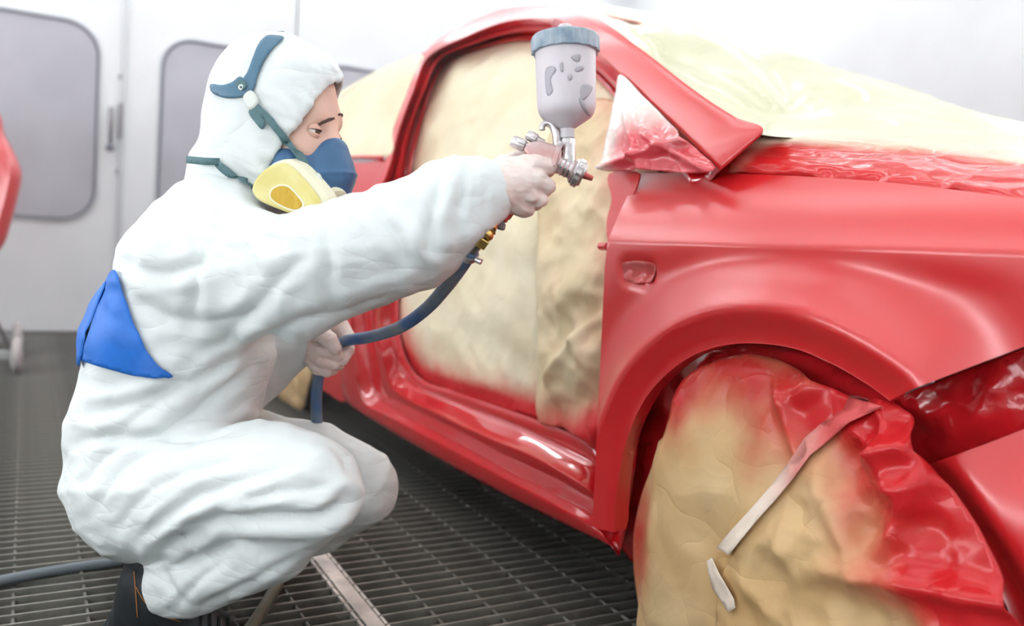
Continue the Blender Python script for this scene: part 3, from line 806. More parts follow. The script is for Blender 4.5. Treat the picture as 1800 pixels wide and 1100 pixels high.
# far rows: the crown of the hood and the far edge, shared by the film and the hood under it
far1 = [hv(x, y, -0.50) for x, y in [(1420, 205), (1465, 210), (1510, 214), (1570, 219), (1625, 224), (1690, 231), (1750, 239), (1840, 252), (2000, 280)]]
far2 = [hv(x, y, -0.85) + [0, 0, -0.03] for x, y in [(1600, 200), (1630, 204), (1660, 208), (1700, 213), (1740, 219), (1790, 226), (1840, 233), (1900, 243), (2020, 265)]]
hood_grid = [list(r) for r in rows] + [far1, far2]
Qh, Fh, n, m_ = loft(hood_grid, 3, 3)
ribbon_shell('hood', Qh - [0, 0.0, 0.035], Fh, m_red, 0.004, car_root)
Qf, Ff, n, m_ = loft(hood_grid[:5], 10, 8)
P3 = Qf.copy()
uv = project(carA(Qf))[:, :2]
band = smoothstep(0.0, 0.5, np.linspace(0, 1, m_))
w = np.tile(np.concatenate([np.linspace(0, 1, m_)]), n)
bump_ = 0.010 * (crumple(P3, 22, 2.0) - .3) * np.exp(-((w - 0.08) / 0.09) ** 2) * 1.6 + 0.004 * fbm(P3 * [1, 3, 3], 7, 3, 1.0)
Qf[:, 2] += bump_; Qf[:, 1] += bump_ * .6 + 0.004
sp = np.clip(1.05 - smoothstep(0.42, 0.80, w + 0.06 * fbm(P3 * [1, 2, 2], 6, 3, 5.0)) - 0.35 * np.exp(-((uv[:, 0] - 1300 - (300 - uv[:, 1]) * .6) / 26) ** 2), 0, 1)
o = ribbon_shell('masking_film_sheet', Qf, Ff, m_film, 0.0008, None, spray=sp)
tag(o, 'film over the hood, sprayed glossy red along the fender and pale above', 'masking film')

# windscreen film from the roof edge down over the pillar line to the hood
wrow = []
wrow.append([np.array(hit_body(x, y)) + [0, -0.006, 0.0] for x, y in [(1030, 21), (1075, 50), (1120, 84), (1165, 118), (1210, 152), (1255, 184), (1296, 211), (1338, 236)]] + [hv(1450, 244, -0.150), hv(1580, 255, -0.160), hv(1715, 269, -0.160), hv(1995, 309, -0.160)])
wrow.append([hv(*p, -0.36) for p in [(1000, 11), (1100, 46), (1148, 78), (1200, 112), (1250, 140), (1290, 165), (1340, 192), (1385, 212), (1480, 224), (1600, 233), (1730, 246), (1990, 282)]])
wrow.append([hv(*p, -0.55) for p in [(1010, 9), (1130, 38), (1190, 64), (1250, 92), (1300, 118), (1350, 142), (1400, 168), (1450, 190), (1530, 206), (1640, 218), (1760, 232), (1980, 262)]])
wrow.append([hv(*p, -0.85) for p in [(1040, 6), (1160, 27), (1230, 47), (1300, 69), (1360, 89), (1420, 108), (1480, 127), (1540, 146), (1610, 168), (1700, 195), (1800, 222), (1960, 250)]])
wrow.append([np.array(hv(*p, -0.85)) + [0, -.35, -.02] for p in [(1040, 6), (1160, 27), (1230, 47), (1300, 69), (1360, 89), (1420, 108), (1480, 127), (1540, 146), (1610, 168), (1700, 195), (1800, 222), (1960, 250)]])
wrow.append([np.array(hv(*p, -0.85)) + [0, -.72, -.10] for p in [(1040, 6), (1160, 27), (1230, 47), (1300, 69), (1360, 89), (1420, 108), (1480, 127), (1540, 146), (1610, 168), (1700, 195), (1800, 222), (1960, 250)]])
Qw, Fw, n, m_ = loft(wrow, 8, 8)
uv = project(carA(Qw))[:, :2]
x, y = uv[:, 0], uv[:, 1]
f = 0.010 * fbm(Qw * [1, 2, 1], 4, 3, 2.0)
lineA = np.array([(1110, 50), (1180, 95), (1260, 150), (1330, 172), (1372, 168)]); dA = dist_line(uv, spline(lineA, 5))
lineB = np.array([(1100, 30), (1200, 62), (1290, 110), (1365, 165)]); dB = dist_line(uv, spline(lineB, 5))
lineC = np.array([(1140, 80), (1220, 150), (1290, 185), (1330, 215)]); dC = dist_line(uv, spline(lineC, 5))
f += -0.034 * np.exp(-(dA / 30) ** 2) + 0.022 * np.exp(-(dB / 16) ** 2) - 0.02 * np.exp(-(dC / 18) ** 2)
f += 0.012 * (crumple(Qw, 6, 3.3) - .3) * smoothstep(1330, 1400, x)
edge = np.tile(smoothstep(0, 0.12, np.linspace(0, 1, m_)), n)
Qw[:, 2] += f * edge; Qw[:, 1] += f * edge * .5
o = ribbon_shell('masking_film_sheet', Qw, Fw, m_film, 0.0008, None, spray=np.zeros(len(Qw)))
tag(o, 'pale yellow green film tented from the roof over the windscreen', 'masking film')

# ---- clear film over the mirror corner ------------------------------
tri = [(1092, 131), (1130, 168), (1180, 218), (1225, 262), (1262, 301), (1190, 303), (1130, 298), (1075, 302), (1058, 290), (1064, 250), (1074, 200), (1083, 160)]
m_clear = material('pink_sprayed_clear_film', (0.86, 0.80, 0.74), 0.18, spray=(0.66, 0.06, 0.08), rough_spray=0.14, coat=0.6, bump=0.05, bump_scale=30, crease=0.5, crease_scale=14)
def spray_tri(uv, Q, dv):
    return np.clip(1.1 * smoothstep(170, 280, uv[:, 1]) * smoothstep(1040, 1120, uv[:, 0]) * (0.8 + 20 * dv) + 0.12, 0, 1)
def tri_folds(uv, Q):
    x, y = uv[:, 0], uv[:, 1]
    f = 0.018 * np.exp(-((x - 1108 - (y - 220) * .30) / 8) ** 2) * smoothstep(160, 260, y)
    f += 0.022 * np.exp(-(((x - 1140) * .35 + (y - 268)) / 8) ** 2)
    f += 0.018 * np.exp(-((y - 245 - (x - 1150) * .55) / 9) ** 2) * smoothstep(1110, 1150, x)
    return f
paper_sheet('masking_film_sheet', tri, 0.010, 0.006, m_clear, [(0.012, 12.0), (0.010, 26.0)], [(0.008, 9.0)], spray_tri,
            'shiny creased pink film over the mirror corner below the pillar', 'masking film', seed=6.6, n=4, extra_v=tri_folds)
# hinge pillar face behind the fender edge
hp = [(1070, 306), (1120, 302), (1118, 330), (1085, 400), (1070, 428), (1066, 390), (1075, 350)]
Q, F = panel('hinge_pillar', hp, lambda s, z: v_body(s, z) - 0.02, 0.01, m_red, n=4)
ribbon_shell('hinge_pillar', Q, F, m_red, 0.004, car_root)

# ---- rear wheel masking ----------------------------------------------
rw = [(556, 640), (548, 668), (540, 700), (530, 722), (508, 716), (500, 742), (480, 752), (468, 748), (462, 735), (458, 700), (460, 650), (466, 612), (490, 598), (530, 612)]
paper_sheet('masking_paper_sheet', rw, 0.01, 0.02, m_kraft, [(0.05, 7.0), (0.02, 16.0)], [(0.02, 5.0)], lambda uv, Q, dv: np.clip(0.6 * smoothstep(510, 560, uv[:, 0]) * smoothstep(660, 620, uv[:, 1]), 0, 1),
            'tan paper wrapped round the rear wheel beyond the painter', seed=9.9, vf=lambda s, z: v_body(s, z) - 0.01)

# ---- the sides the camera does not see: mirrored skin and the front of the bumper ---------
CW = 1.70
def mirror_part(o, name):
    V = np.array([v.co[:] for v in o.data.vertices]); q = V - BASE
    a, b, c = q @ T, q @ NV, V[:, 2]
    Q = np.stack([a, -CW - b, c], 1)
    r = obj(name, carA(Q), [tuple(p.vertices)[::-1] for p in o.data.polygons], m_red, car_root)
    modifier(r, 'SOLIDIFY', thickness=.002); modifier(r, 'EDGE_SPLIT', split_angle=math.radians(55))
    return r
mirror_part(fender, 'front_fender'); mirror_part(side, 'body_side_frame')
mirror_part(bpy.data.objects['rear_quarter_panel'], 'rear_quarter_panel'); mirror_part(bpy.data.objects['front_bumper'], 'front_bumper')
V_ = np.array([v.co[:] for v in bpy.data.objects['front_bumper'].data.vertices]); q_ = V_ - BASE
fs = float((q_ @ T).max()); zz = V_[:, 2]
nb_, nz_ = 24, 8
VV, FF = [], []
for i in range(nb_ + 1):
    b = i / nb_
    for j in range(nz_ + 1):
        z = float(zz.min()) + (float(zz.max()) - float(zz.min())) * j / nz_
        v0 = float(v_bumper(np.float64(fs), np.float64(z)))
        VV.append((fs - .01 + .24 * (1 - (2 * b - 1) ** 4) - .03 * (2 * j / nz_ - 1) ** 2, v0 + (-CW - 2 * v0) * b, z))
for i in range(nb_):
    for j in range(nz_): FF.append((i * 9 + j, i * 9 + j + 1, (i + 1) * 9 + j + 1, (i + 1) * 9 + j))
ribbon_shell('front_bumper', VV, FF, m_red, 0.004, car_root)
Geo().box(car(2.18, -CW / 2, 0.56), (.10, CW / 2 - .14, .20), (T, NV, (0, 0, 1))).make('radiator_carrier', m_under, car_root)
# ================================================================== THE PAINTER
def surface_nets(F, o, h):
    ins = F < 0
    nx, ny, nz = F.shape
    c = np.zeros((nx - 1, ny - 1, nz - 1), np.uint8)
    offs = [(i, j, k) for i in (0, 1) for j in (0, 1) for k in (0, 1)]
    for i, j, k in offs: c += ins[i:nx - 1 + i, j:ny - 1 + j, k:nz - 1 + k]
    I = np.argwhere((c > 0) & (c < 8))
    val = np.stack([F[I[:, 0] + i, I[:, 1] + j, I[:, 2] + k] for i, j, k in offs], 1)
    acc = np.zeros((len(I), 3)); cnt = np.zeros(len(I))
    for a in range(8):
        for b in range(a + 1, 8):
            d = np.abs(np.array(offs[a]) - offs[b])
            if d.sum() != 1: continue
            fa, fb = val[:, a], val[:, b]; x = (fa < 0) != (fb < 0)
            t = np.where(x, fa / np.where(x, fa - fb, 1), 0)[:, None]
            p = np.array(offs[a]) + t * (np.array(offs[b]) - np.array(offs[a]))
            acc += np.where(x[:, None], p, 0); cnt += x
    V = o + h * (I + acc / cnt[:, None])
    idx = np.full(c.shape, -1, np.int64); idx[I[:, 0], I[:, 1], I[:, 2]] = np.arange(len(I))
    Fc = []
    for ax in range(3):
        sl0 = [slice(None)] * 3; sl1 = [slice(None)] * 3; sl0[ax] = slice(0, -1); sl1[ax] = slice(1, None)
        a = ins[tuple(sl0)]; b = ins[tuple(sl1)]
        E = np.argwhere(a != b)
        u, v = (ax + 1) % 3, (ax + 2) % 3
        lim = np.array(c.shape)
        E = E[(E[:, u] > 0) & (E[:, v] > 0) & (E[:, u] < lim[u]) & (E[:, v] < lim[v])]
        g = []
        for du, dv in ((1, 1), (0, 1), (0, 0), (1, 0)):
            q = E.copy(); q[:, u] -= du; q[:, v] -= dv; g.append(idx[q[:, 0], q[:, 1], q[:, 2]])
        g = np.stack(g, 1); flip = ~a[E[:, 0], E[:, 1], E[:, 2]]
        g[flip] = g[flip][:, ::-1]
        Fc.append(g[(g >= 0).all(1)])
    return V, np.concatenate(Fc)
class Field:
    def __init__(s, lo, hi, h):
        s.h = h; s.lo = np.array(lo, float); s.n = np.ceil((np.array(hi) - s.lo) / h).astype(int) + 1
        s.F = np.full(tuple(s.n), 1.0, np.float32)
    def sub(s, lo, hi, pad):
        a = np.maximum(((np.minimum(lo, hi) - pad - s.lo) / s.h).astype(int), 0); b = np.minimum(((np.maximum(lo, hi) + pad - s.lo) / s.h).astype(int) + 2, s.n)
        if (b <= a).any(): return None, None
        ax = [s.lo[i] + s.h * np.arange(a[i], b[i]) for i in range(3)]
        P = np.stack(np.meshgrid(*ax, indexing='ij'), -1)
        return (slice(a[0], b[0]), slice(a[1], b[1]), slice(a[2], b[2])), P
    def put(s, sl, d, k, cut=False):
        a = s.F[sl]
        if cut:
            s.F[sl] = smax(a, -d, k); return
        if k <= 0: s.F[sl] = np.minimum(a, d); return
        hh = np.clip(0.5 + 0.5 * (a - d) / k, 0, 1)
        s.F[sl] = a * (1 - hh) + d * hh - k * hh * (1 - hh)
    def cone(s, a, b, ra, rb, k=0.02, cut=False):
        a = np.asarray(a, float); b = np.asarray(b, float); R = max(ra, rb) + k + 3 * s.h
        sl, P = s.sub(np.minimum(a, b), np.maximum(a, b), R)
        if sl is None: return
        ab = b - a; t = np.clip(((P - a) @ ab) / (ab @ ab + 1e-12), 0, 1)
        d = np.linalg.norm(P - a - t[..., None] * ab, axis=-1) - (ra + (rb - ra) * t)
        s.put(sl, d, k, cut)
    def chain(s, pts, k=0.02):
        for (a, ra), (b, rb) in zip(pts[:-1], pts[1:]): s.cone(a, b, ra, rb, k)
    def ellipsoid(s, c, r, ax=None, k=0.02, cut=False):
        c = np.asarray(c, float); r = np.asarray(r, float); ax = np.eye(3) if ax is None else np.asarray(ax)
        sl, P = s.sub(c, c, r.max() + k + 3 * s.h)
        if sl is None: return
        q = (P - c) @ ax.T
        k0 = np.linalg.norm(q / r, axis=-1); k1 = np.linalg.norm(q / (r * r), axis=-1) + 1e-9
        s.put(sl, k0 * (k0 - 1) / k1, k, cut)
    def grid(s):
        return np.stack(np.meshgrid(*[s.lo[i] + s.h * np.arange(s.n[i]) for i in range(3)], indexing='ij'), -1)
    def mesh(s):
        return surface_nets(s.F, s.lo, s.h)
def smax(a, b, k):
    if k <= 0: return np.maximum(a, b)
    hh = np.clip(0.5 - 0.5 * (a - b) / k, 0, 1)
    return a * (1 - hh) + b * hh + k * hh * (1 - hh)
def J(px, py, d, rpx):
    return at(px, py, d), rpx * d / FPX
def smooth_mesh(V, F, it=2, lam=0.5):
    E = np.concatenate([F[:, [0, 1]], F[:, [1, 2]], F[:, [2, 3]], F[:, [3, 0]]]) if F.shape[1] == 4 else np.concatenate([F[:, [0, 1]], F[:, [1, 2]], F[:, [2, 0]]])
    E = np.concatenate([E, E[:, ::-1]])
    cnt = np.bincount(E[:, 0], minlength=len(V))[:, None]
    for _ in range(it):
        acc = np.stack([np.bincount(E[:, 0], weights=V[E[:, 1], i], minlength=len(V)) for i in range(3)], 1)
        V = V + lam * (acc / np.maximum(cnt, 1) - V)
    return V
def normals(V, F):
    n = np.cross(V[F[:, 2]] - V[F[:, 0]], V[F[:, 3]] - V[F[:, 1]])
    N = np.zeros_like(V)
    for k in range(4): 
        for i in range(3): N[:, i] += np.bincount(F[:, k], weights=n[:, i], minlength=len(V))
    return N / (np.linalg.norm(N, axis=1, keepdims=True) + 1e-12)

m_suit = material('white_coverall_fabric', (0.74, 0.79, 0.785), 0.62, bump=0.10, bump_scale=38, detail=6, crease=0.25, crease_scale=9, ridge=0.65, ridge_scale=(5, 5, 13))
m_blue = material('blue_coverall_panel', (0.015, 0.16, 0.62), 0.55, bump=0.12, bump_scale=40, var=0.15, var_scale=12)
m_skin = material('skin', (0.72, 0.46, 0.36), 0.5, var=0.06, var_scale=25)
m_glove = material('latex_glove', (0.80, 0.62, 0.56), 0.42, color2=(0.86, 0.75, 0.70), var_scale=30, bump=0.10, bump_scale=60)
m_boot = material('black_boot_leather', (0.020, 0.024, 0.027), 0.36, bump=0.10, bump_scale=50)
m_sole = material('boot_sole', (0.01, 0.01, 0.01), 0.8)
m_stitch = material('orange_stitching', (0.55, 0.20, 0.04), 0.6)

ft = on_z(330, 1150, 0.0)
suit = Field((-0.16, 0.85, -0.0), (1.06, 2.0, 1.12), 0.0055)
def torso(pts, k=0.05): suit.chain([J(*p) for p in pts], k)
# trunk: a right and a left column of volume so that the chest and hips have breadth
torso([(252, 846, 1.40, 128), (288, 748, 1.41, 132), (322, 610, 1.40, 138), (352, 480, 1.38, 122), (395, 405, 1.38, 88)])
torso([(275, 830, 1.56, 126), (305, 745, 1.56, 124), (345, 610, 1.56, 122), (385, 490, 1.55, 112), (420, 405, 1.52, 84)])
torso([(395, 405, 1.38, 88), (428, 352, 1.42, 70), (440, 320, 1.43, 66)])
# right sleeve
torso([(372, 462, 1.34, 118), (500, 486, 1.27, 99), (560, 472, 1.25, 91), (640, 444, 1.24, 94), (735, 408, 1.235, 82), (800, 360, 1.23, 72), (838, 341, 1.23, 53), (862, 336, 1.23, 43)], 0.03)
# left sleeve
torso([(425, 480, 1.60, 95), (415, 600, 1.61, 74), (440, 645, 1.61, 60), (500, 610, 1.60, 44), (537, 594, 1.60, 36)], 0.03)
# right leg
torso([(262, 858, 1.36, 126), (345, 862, 1.32, 112), (430, 852, 1.28, 102), (500, 850, 1.24, 96), (545, 858, 1.22, 88)], 0.02)
torso([(552, 866, 1.22, 80), (480, 950, 1.25, 64), (420, 985, 1.28, 60), (352, 1006, 1.32, 64), (318, 1020, 1.34, 60)], 0.012)
# left leg
torso([(290, 835, 1.58, 118), (430, 815, 1.62, 92), (540, 820, 1.63, 76), (628, 848, 1.63, 66)], 0.02)
torso([(635, 862, 1.63, 62), (560, 905, 1.66, 60), (440, 950, 1.68, 56), (350, 975, 1.69, 54)], 0.012)
V, F = suit.mesh()
V = smooth_mesh(V, F, 2)
N = normals(V, F)
pj = project(V); x, y = pj[:, 0], pj[:, 1]
face = (N @ CB) > -0.25
def creases(L, amp, wid):
    dv = np.zeros(len(V))
    for ln in L:
        pts = spline(np.array(ln, float), 6)
        b0 = pts.min(0) - 4 * wid; b1 = pts.max(0) + 4 * wid
        sel = np.where(face & (x > b0[0]) & (x < b1[0]) & (y > b0[1]) & (y < b1[1]))[0]
        if not len(sel): continue
        q = pj[sel, :2]; d = dist_line(q, pts)
        tip = np.minimum(np.linalg.norm(q - pts[0], axis=1), np.linalg.norm(q - pts[-1], axis=1))
        fade = 0.25 + 0.75 * smoothstep(0, 40, tip)
        dv[sel] += fade * amp * (-1.15 * np.exp(-d / (0.8 * wid)) + 0.45 * np.exp(-((d - 2.2 * wid) / (1.3 * wid)) ** 2))
    return dv
near = pj[:, 2] < 1.52
dv = creases([[(452, 600), (520, 566), (600, 552), (690, 525)], [(300, 655), (390, 596), (465, 520), (540, 442)], [(330, 692), (420, 622), (490, 592)],
              [(572, 380), (578, 440), (584, 520)], [(640, 352), (690, 410), (735, 480)], [(782, 296), (762, 380), (748, 460)], [(690, 345), (735, 380), (762, 430)],
              [(300, 350), (360, 385), (430, 402), (500, 440)], [(332, 372), (352, 470), (340, 560)], [(400, 388), (440, 450), (470, 520)], [(445, 345), (500, 382), (560, 402)],
              [(232, 470), (300, 480), (380, 455)], [(230, 520), (310, 560), (400, 560), (470, 540)], [(820, 290), (812, 340), (800, 400)]], 0.0075, 11)
dv += creases([[(142, 772), (220, 768), (330, 772), (430, 750)], [(170, 726), (250, 704), (340, 650)], [(205, 758), (300, 692), (400, 632)], [(300, 760), (380, 690), (440, 640)]], 0.010, 10)
dv += creases([[(350, 926), (395, 910), (470, 908), (560, 905), (606, 876)], [(283, 968), (330, 940), (352, 928)]], 0.020, 10)
dv += creases([[(200, 930), (285, 850), (420, 812)], [(235, 950), (330, 882), (470, 832)], [(290, 955), (390, 892), (530, 848)], [(170, 890), (240, 810), (340, 782)], [(150, 850), (190, 800), (250, 780)],
               [(420, 890), (500, 868), (600, 850)], [(430, 900), (520, 885), (605, 862)], [(560, 780), (600, 800), (622, 850)], [(260, 955), (300, 900), (380, 850)]], 0.0050, 7)
dv += creases([[(310, 1062), (350, 1020), (400, 985)], [(345, 1066), (420, 1030), (520, 970)], [(290, 985), (300, 1030), (330, 1066)], [(345, 935), (338, 965), (320, 990)]], 0.006, 6)
dv += creases([[(846, 300), (852, 340), (848, 384)], [(832, 292), (838, 340), (832, 398)], [(530, 585), (524, 605), (520, 628)]], 0.005, 5)
# soft all-over creasing, drawn out along the pull of the cloth
c_ = (V - EYE) @ ROT
a1 = np.stack([c_[:, 0] * 9 + c_[:, 1] * 4, (c_[:, 1] - c_[:, 0] * .5) * 26, c_[:, 2] * 14], 1)
a2 = np.stack([c_[:, 0] * 7, c_[:, 1] * 7, c_[:, 2] * 7], 1)
wr = np.array([1 - 2 * abs(noise.noise(Vector(p))) for p in a1])
wr2 = np.array([noise.fractal(Vector(p), 1.0, 2.0, 3) for p in a2])
wr3 = crumple(c_, 11.0, 1.7)
low = smoothstep(740, 800, y)
ridged = (1 - np.abs(np.array([noise.noise(Vector((p[0] * .55 + 7, p[1] * .55, p[2] * .55))) for p in a1])) * 2) ** 3
dv += 0.0035 * ridged
dv += (0.0014 + 0.0016 * low) * (wr - 0.5) + 0.005 * wr2 + 0.010 * (1 - .5 * low) * (wr3 - .35)
V = V + N * dv[:, None]
V = smooth_mesh(V, F, 2, 0.3)
person = obj('person', V, F, m_suit)
tag(person, 'person in white hooded coverall and respirator squatting with a spray gun', 'person')
bm = bmesh.new(); bm.from_mesh(person.data); bmesh.ops.recalc_face_normals(bm, faces=bm.faces); bm.to_mesh(person.data); bm.free()
bsuit = bvh_of([person])
# ---- blue panel across the lower back of the coverall ----------------
blue_px = [(206, 478), (216, 492), (224, 520), (236, 560), (258, 610), (278, 640), (303, 658), (282, 664), (250, 661), (210, 650), (150, 634), (152, 620), (164, 585), (180, 535), (196, 490)]
bd = [tuple(p) for p in spline(blue_px, 4, True)]
decal('back_panel', bd, bsuit, 0.006, 7, m_blue, person, thick=0.001, smooth_it=2, label='blue breathable panel')
# the panel runs on round the back, out of the camera's sight
VV, FF = [], []
for i, yy in enumerate(np.linspace(486, 636, 12)):
    xl = np.interp(yy, [480, 545, 590, 636], [204, 190, 178, 163])
    p0 = cast(bsuit, xl + 26, yy, 0.0)
    if p0 is None: p0 = at(xl + 26, yy, 1.45)
    for k in range(8):
        g_ = p0 - CB * (0.022 * k) - CR * 0.0
        hit = bsuit.find_nearest(Vector(g_ - CR * 0.10))
        q = np.array(hit[0]); nn = np.array(hit[1]); 
        VV.append(q + 0.008 * (nn if nn @ CR < 0 else -nn))
for i in range(11):
    for k in range(7): FF.append((i * 8 + k, i * 8 + k + 1, (i + 1) * 8 + k + 1, (i + 1) * 8 + k))
o = obj('back_panel', VV, FF, m_blue, person, fix=True); modifier(o, 'SOLIDIFY', thickness=0.001)

# ---- head -------------------------------------------------------------
HC = at(478, 205, 1.40)
yaw, pit = math.radians(17), math.radians(5)
hF = CR * math.cos(yaw) + CB * math.sin(yaw)
hF = hF * math.cos(pit) - CU * math.sin(pit); hF /= np.linalg.norm(hF)
hU = CU - CU.dot(hF) * hF; hU /= np.linalg.norm(hU)
hL = np.cross(hU, hF)
HAX = np.array([hF, hL, hU])
def H(f, l, u): return HC + hF * f + hL * l + hU * u
head = Field(HC - 0.2, HC + 0.2, 0.0026)
head.ellipsoid(H(0.002, 0, 0.012), (.096, .074, .104), HAX)
head.ellipsoid(H(0.048, 0, -0.045), (.062, .056, .092), HAX, k=.03)
head.cone(H(0.093, -.024, -0.001), H(0.093, .024, -0.001), .020, .020, .02)             # brow
head.ellipsoid(H(0.060, 0, 0.040), (.040, .050, .042), HAX, k=.03)                     # forehead
for q in (-1, 1):
    head.ellipsoid(H(0.076, q * .036, -0.060), (.027, .023, .028), HAX, k=.03)         # cheek
    head.ellipsoid(H(0.117, q * .034, -0.027), (.015, .019, .012), HAX, k=.010, cut=True)
    head.ellipsoid(H(-0.012, q * .078, -0.030), (.018, .008, .030), HAX, k=.008)       # ear
head.cone(H(0.103, 0, -0.014), H(0.126, 0, -0.058), .0095, .015, .018)                 # nose
head.ellipsoid(H(0.108, 0, -0.066), (.012, .020, .010), HAX, k=.01)
head.ellipsoid(H(0.092, 0, -0.100), (.018, .026, .012), HAX, k=.012)                   # lips
head.ellipsoid(H(0.078, 0, -0.132), (.026, .028, .020), HAX, k=.02)                    # chin
head.cone(H(-0.02, 0, -0.06), H(-0.045, 0, -0.19), .055, .055, .03)                    # neck
V, F = head.mesh(); V = smooth_mesh(V, F, 2)
obj('head', V, F, m_skin, person, fix=True)
m_eye = material('eye_white', (0.80, 0.78, 0.75), 0.15)
m_iris = material('iris_brown', (0.10, 0.07, 0.05), 0.1)
m_brow = material('brow_hair', (0.12, 0.075, 0.055), 0.8, bump=0.4, bump_scale=300)
m_lid = material('eyelid_skin', (0.70, 0.43, 0.34), 0.5)
for q in (-1, 1):
    ec = H(0.0960, q * .033, -0.0280)
    look = hF * .96 - hU * .10 - hL * .16
    look /= np.linalg.norm(look)
    e = Geo().lathe(ec - look * .0125, look, [(0.0125 * (1 - math.cos(t)), max(.0125 * math.sin(t), .0002)) for t in np.linspace(0.02, math.pi - .02, 18)], 24).make('eye', m_eye, person, smooth=True)
    Geo().lathe(ec + look * .0109, look, [(0, .0058), (.0012, .0052), (.0019, .003), (.0021, .0003)], 20).make('iris', m_iris, e, smooth=True)
    for nm, e0, e1 in (('upper_eyelid', 9, 88), ('lower_eyelid', -20, -88)):
        VV, FF = [], []
        na, ne_ = 17, 8
        for i in range(na):
            az = math.radians(-88 + 176 * i / (na - 1)); top = e0 * math.cos(az) ** .7 if abs(math.cos(az)) > 1e-3 else 0
            for j in range(ne_):
                el = math.radians(top + (e1 - top) * (j / (ne_ - 1)) ** 1.3); r_ = .0140 if j else .0130
                VV.append(ec + r_ * (hF * math.cos(el) * math.cos(az) + hL * math.cos(el) * math.sin(az) + hU * math.sin(el)))
        for i in range(na - 1):
            for j in range(ne_ - 1): FF.append((i * ne_ + j, (i + 1) * ne_ + j, (i + 1) * ne_ + j + 1, i * ne_ + j + 1))
        o = obj(nm, VV, FF, m_lid, person, fix=True); modifier(o, 'SOLIDIFY', thickness=.0006, offset=0)
        if nm[0] == 'u':
            Geo().tube([ec + .0144 * (hF * math.cos(math.radians(9 * math.cos(a_) ** .7)) * math.cos(a_) + hL * math.cos(math.radians(9)) * math.sin(a_) + hU * math.sin(math.radians(8 * max(math.cos(a_), .0) ** .7))) for a_ in np.linspace(-1.2, 1.2, 13)], [.0003 + .0006 * math.sin(math.pi * k / 12) for k in range(13)], 6).make('eyelash', m_brow, person, smooth=True)
bhead = bvh_of([bpy.data.objects['head']])
brow_px = [(556, 219), (566, 212), (578, 207), (588, 206), (588, 210), (578, 213), (566, 218), (557, 224)]
decal('eyebrow', brow_px, bhead, 0.0016, 3, m_brow, person, thick=0.001, smooth_it=1)
P_ = []
for t in np.linspace(0, 1, 8):
    h_ = bhead.ray_cast(Vector(H(.2, .012 + .032 * t, .008 + .004 * math.sin(t * 3))), Vector(-hF))
    if h_[0] is not None: P_.append(np.array(h_[0]) + hF * .001)
if len(P_) > 2: Geo().tube(P_, [.0018] * (len(P_) - 1) + [.0006], 8).make('eyebrow', m_brow, person, smooth=True)

# ---- hood ---------------------------------------------------------------
hood = Field(HC - np.array([.24, .24, .30]), HC + np.array([.22, .22, .20]), 0.0032)
hood.ellipsoid(H(0.000, 0, 0.020), (.106, .088, .116), HAX)
hood.ellipsoid(H(-0.012, 0, -0.050), (.096, .084, .098), HAX, k=.04)
hood.ellipsoid(H(0.045, 0, -0.020), (.070, .078, .100), HAX, k=.03)
hood.ellipsoid(H(0.062, 0, 0.045), (.056, .066, .060), HAX, k=.03)
hood.cone(H(-0.020, 0, -0.085), at(430, 330, 1.43), .082, .088, .04)
hood.cone(at(430, 325, 1.43), at(415, 352, 1.43), .086, .080, .03)
G = hood.grid()
q = (G - HC) @ HAX.T
f_, l_, u_ = q[..., 0], q[..., 1], q[..., 2]
# face opening: everything in front of a slanted line from forehead to cheek, bowed round the face
p1 = np.array([0.112, 0.052]); p2 = np.array([0.034, -0.078])
dr = (p2 - p1) / np.linalg.norm(p2 - p1); nrm = np.array([-dr[1], dr[0]])
if nrm[0] < 0: nrm = -nrm
cutd = (f_ + np.where(l_ < 0, .30, .45) * l_ - p1[0]) * nrm[0] + (u_ - p1[1]) * nrm[1]
cutd = np.where(u_ < -0.085, np.maximum(cutd, f_ + np.where(l_ < 0, .3, .45) * l_ - 0.030), cutd)
d0 = hood.F.copy()
shell = np.maximum(d0, -(d0 + 0.0070))
hood.F = smax(shell, cutd.astype(np.float32), 0.003).astype(np.float32)
V, F = hood.mesh(); V = smooth_mesh(V, F, 2, .4)
N = normals(V, F)
q = (V - HC) @ HAX.T
ce = (q[:, 0] + np.where(q[:, 1] < 0, .30, .45) * q[:, 1] - p1[0]) * nrm[0] + (q[:, 2] - p1[1]) * nrm[1]
along = q[:, 0] * dr[0] + q[:, 2] * dr[1]
gath = np.exp(-np.maximum(-ce, 0) / 0.045) * np.array([noise.noise(Vector((a * 75, l * 75, c * 7))) for a, l, c in zip(along, q[:, 1], ce)])
dvh = 0.0042 * gath + 0.006 * (crumple(q, 17, 2.5) - .35) + 0.004 * fbm(q, 9, 3, 1.1)
nb = np.exp(-((q[:, 2] + 0.10 + q[:, 0] * .4) / 0.05) ** 2)
dvh += 0.004 * nb * np.array([noise.noise(Vector((a[0] * 30 + a[2] * 8, a[1] * 14, a[2] * 9))) for a in q])
V = V + N * dvh[:, None]
o_hood = obj('hood', V, F, m_suit, person, fix=True)
bhood = bvh_of([o_hood])

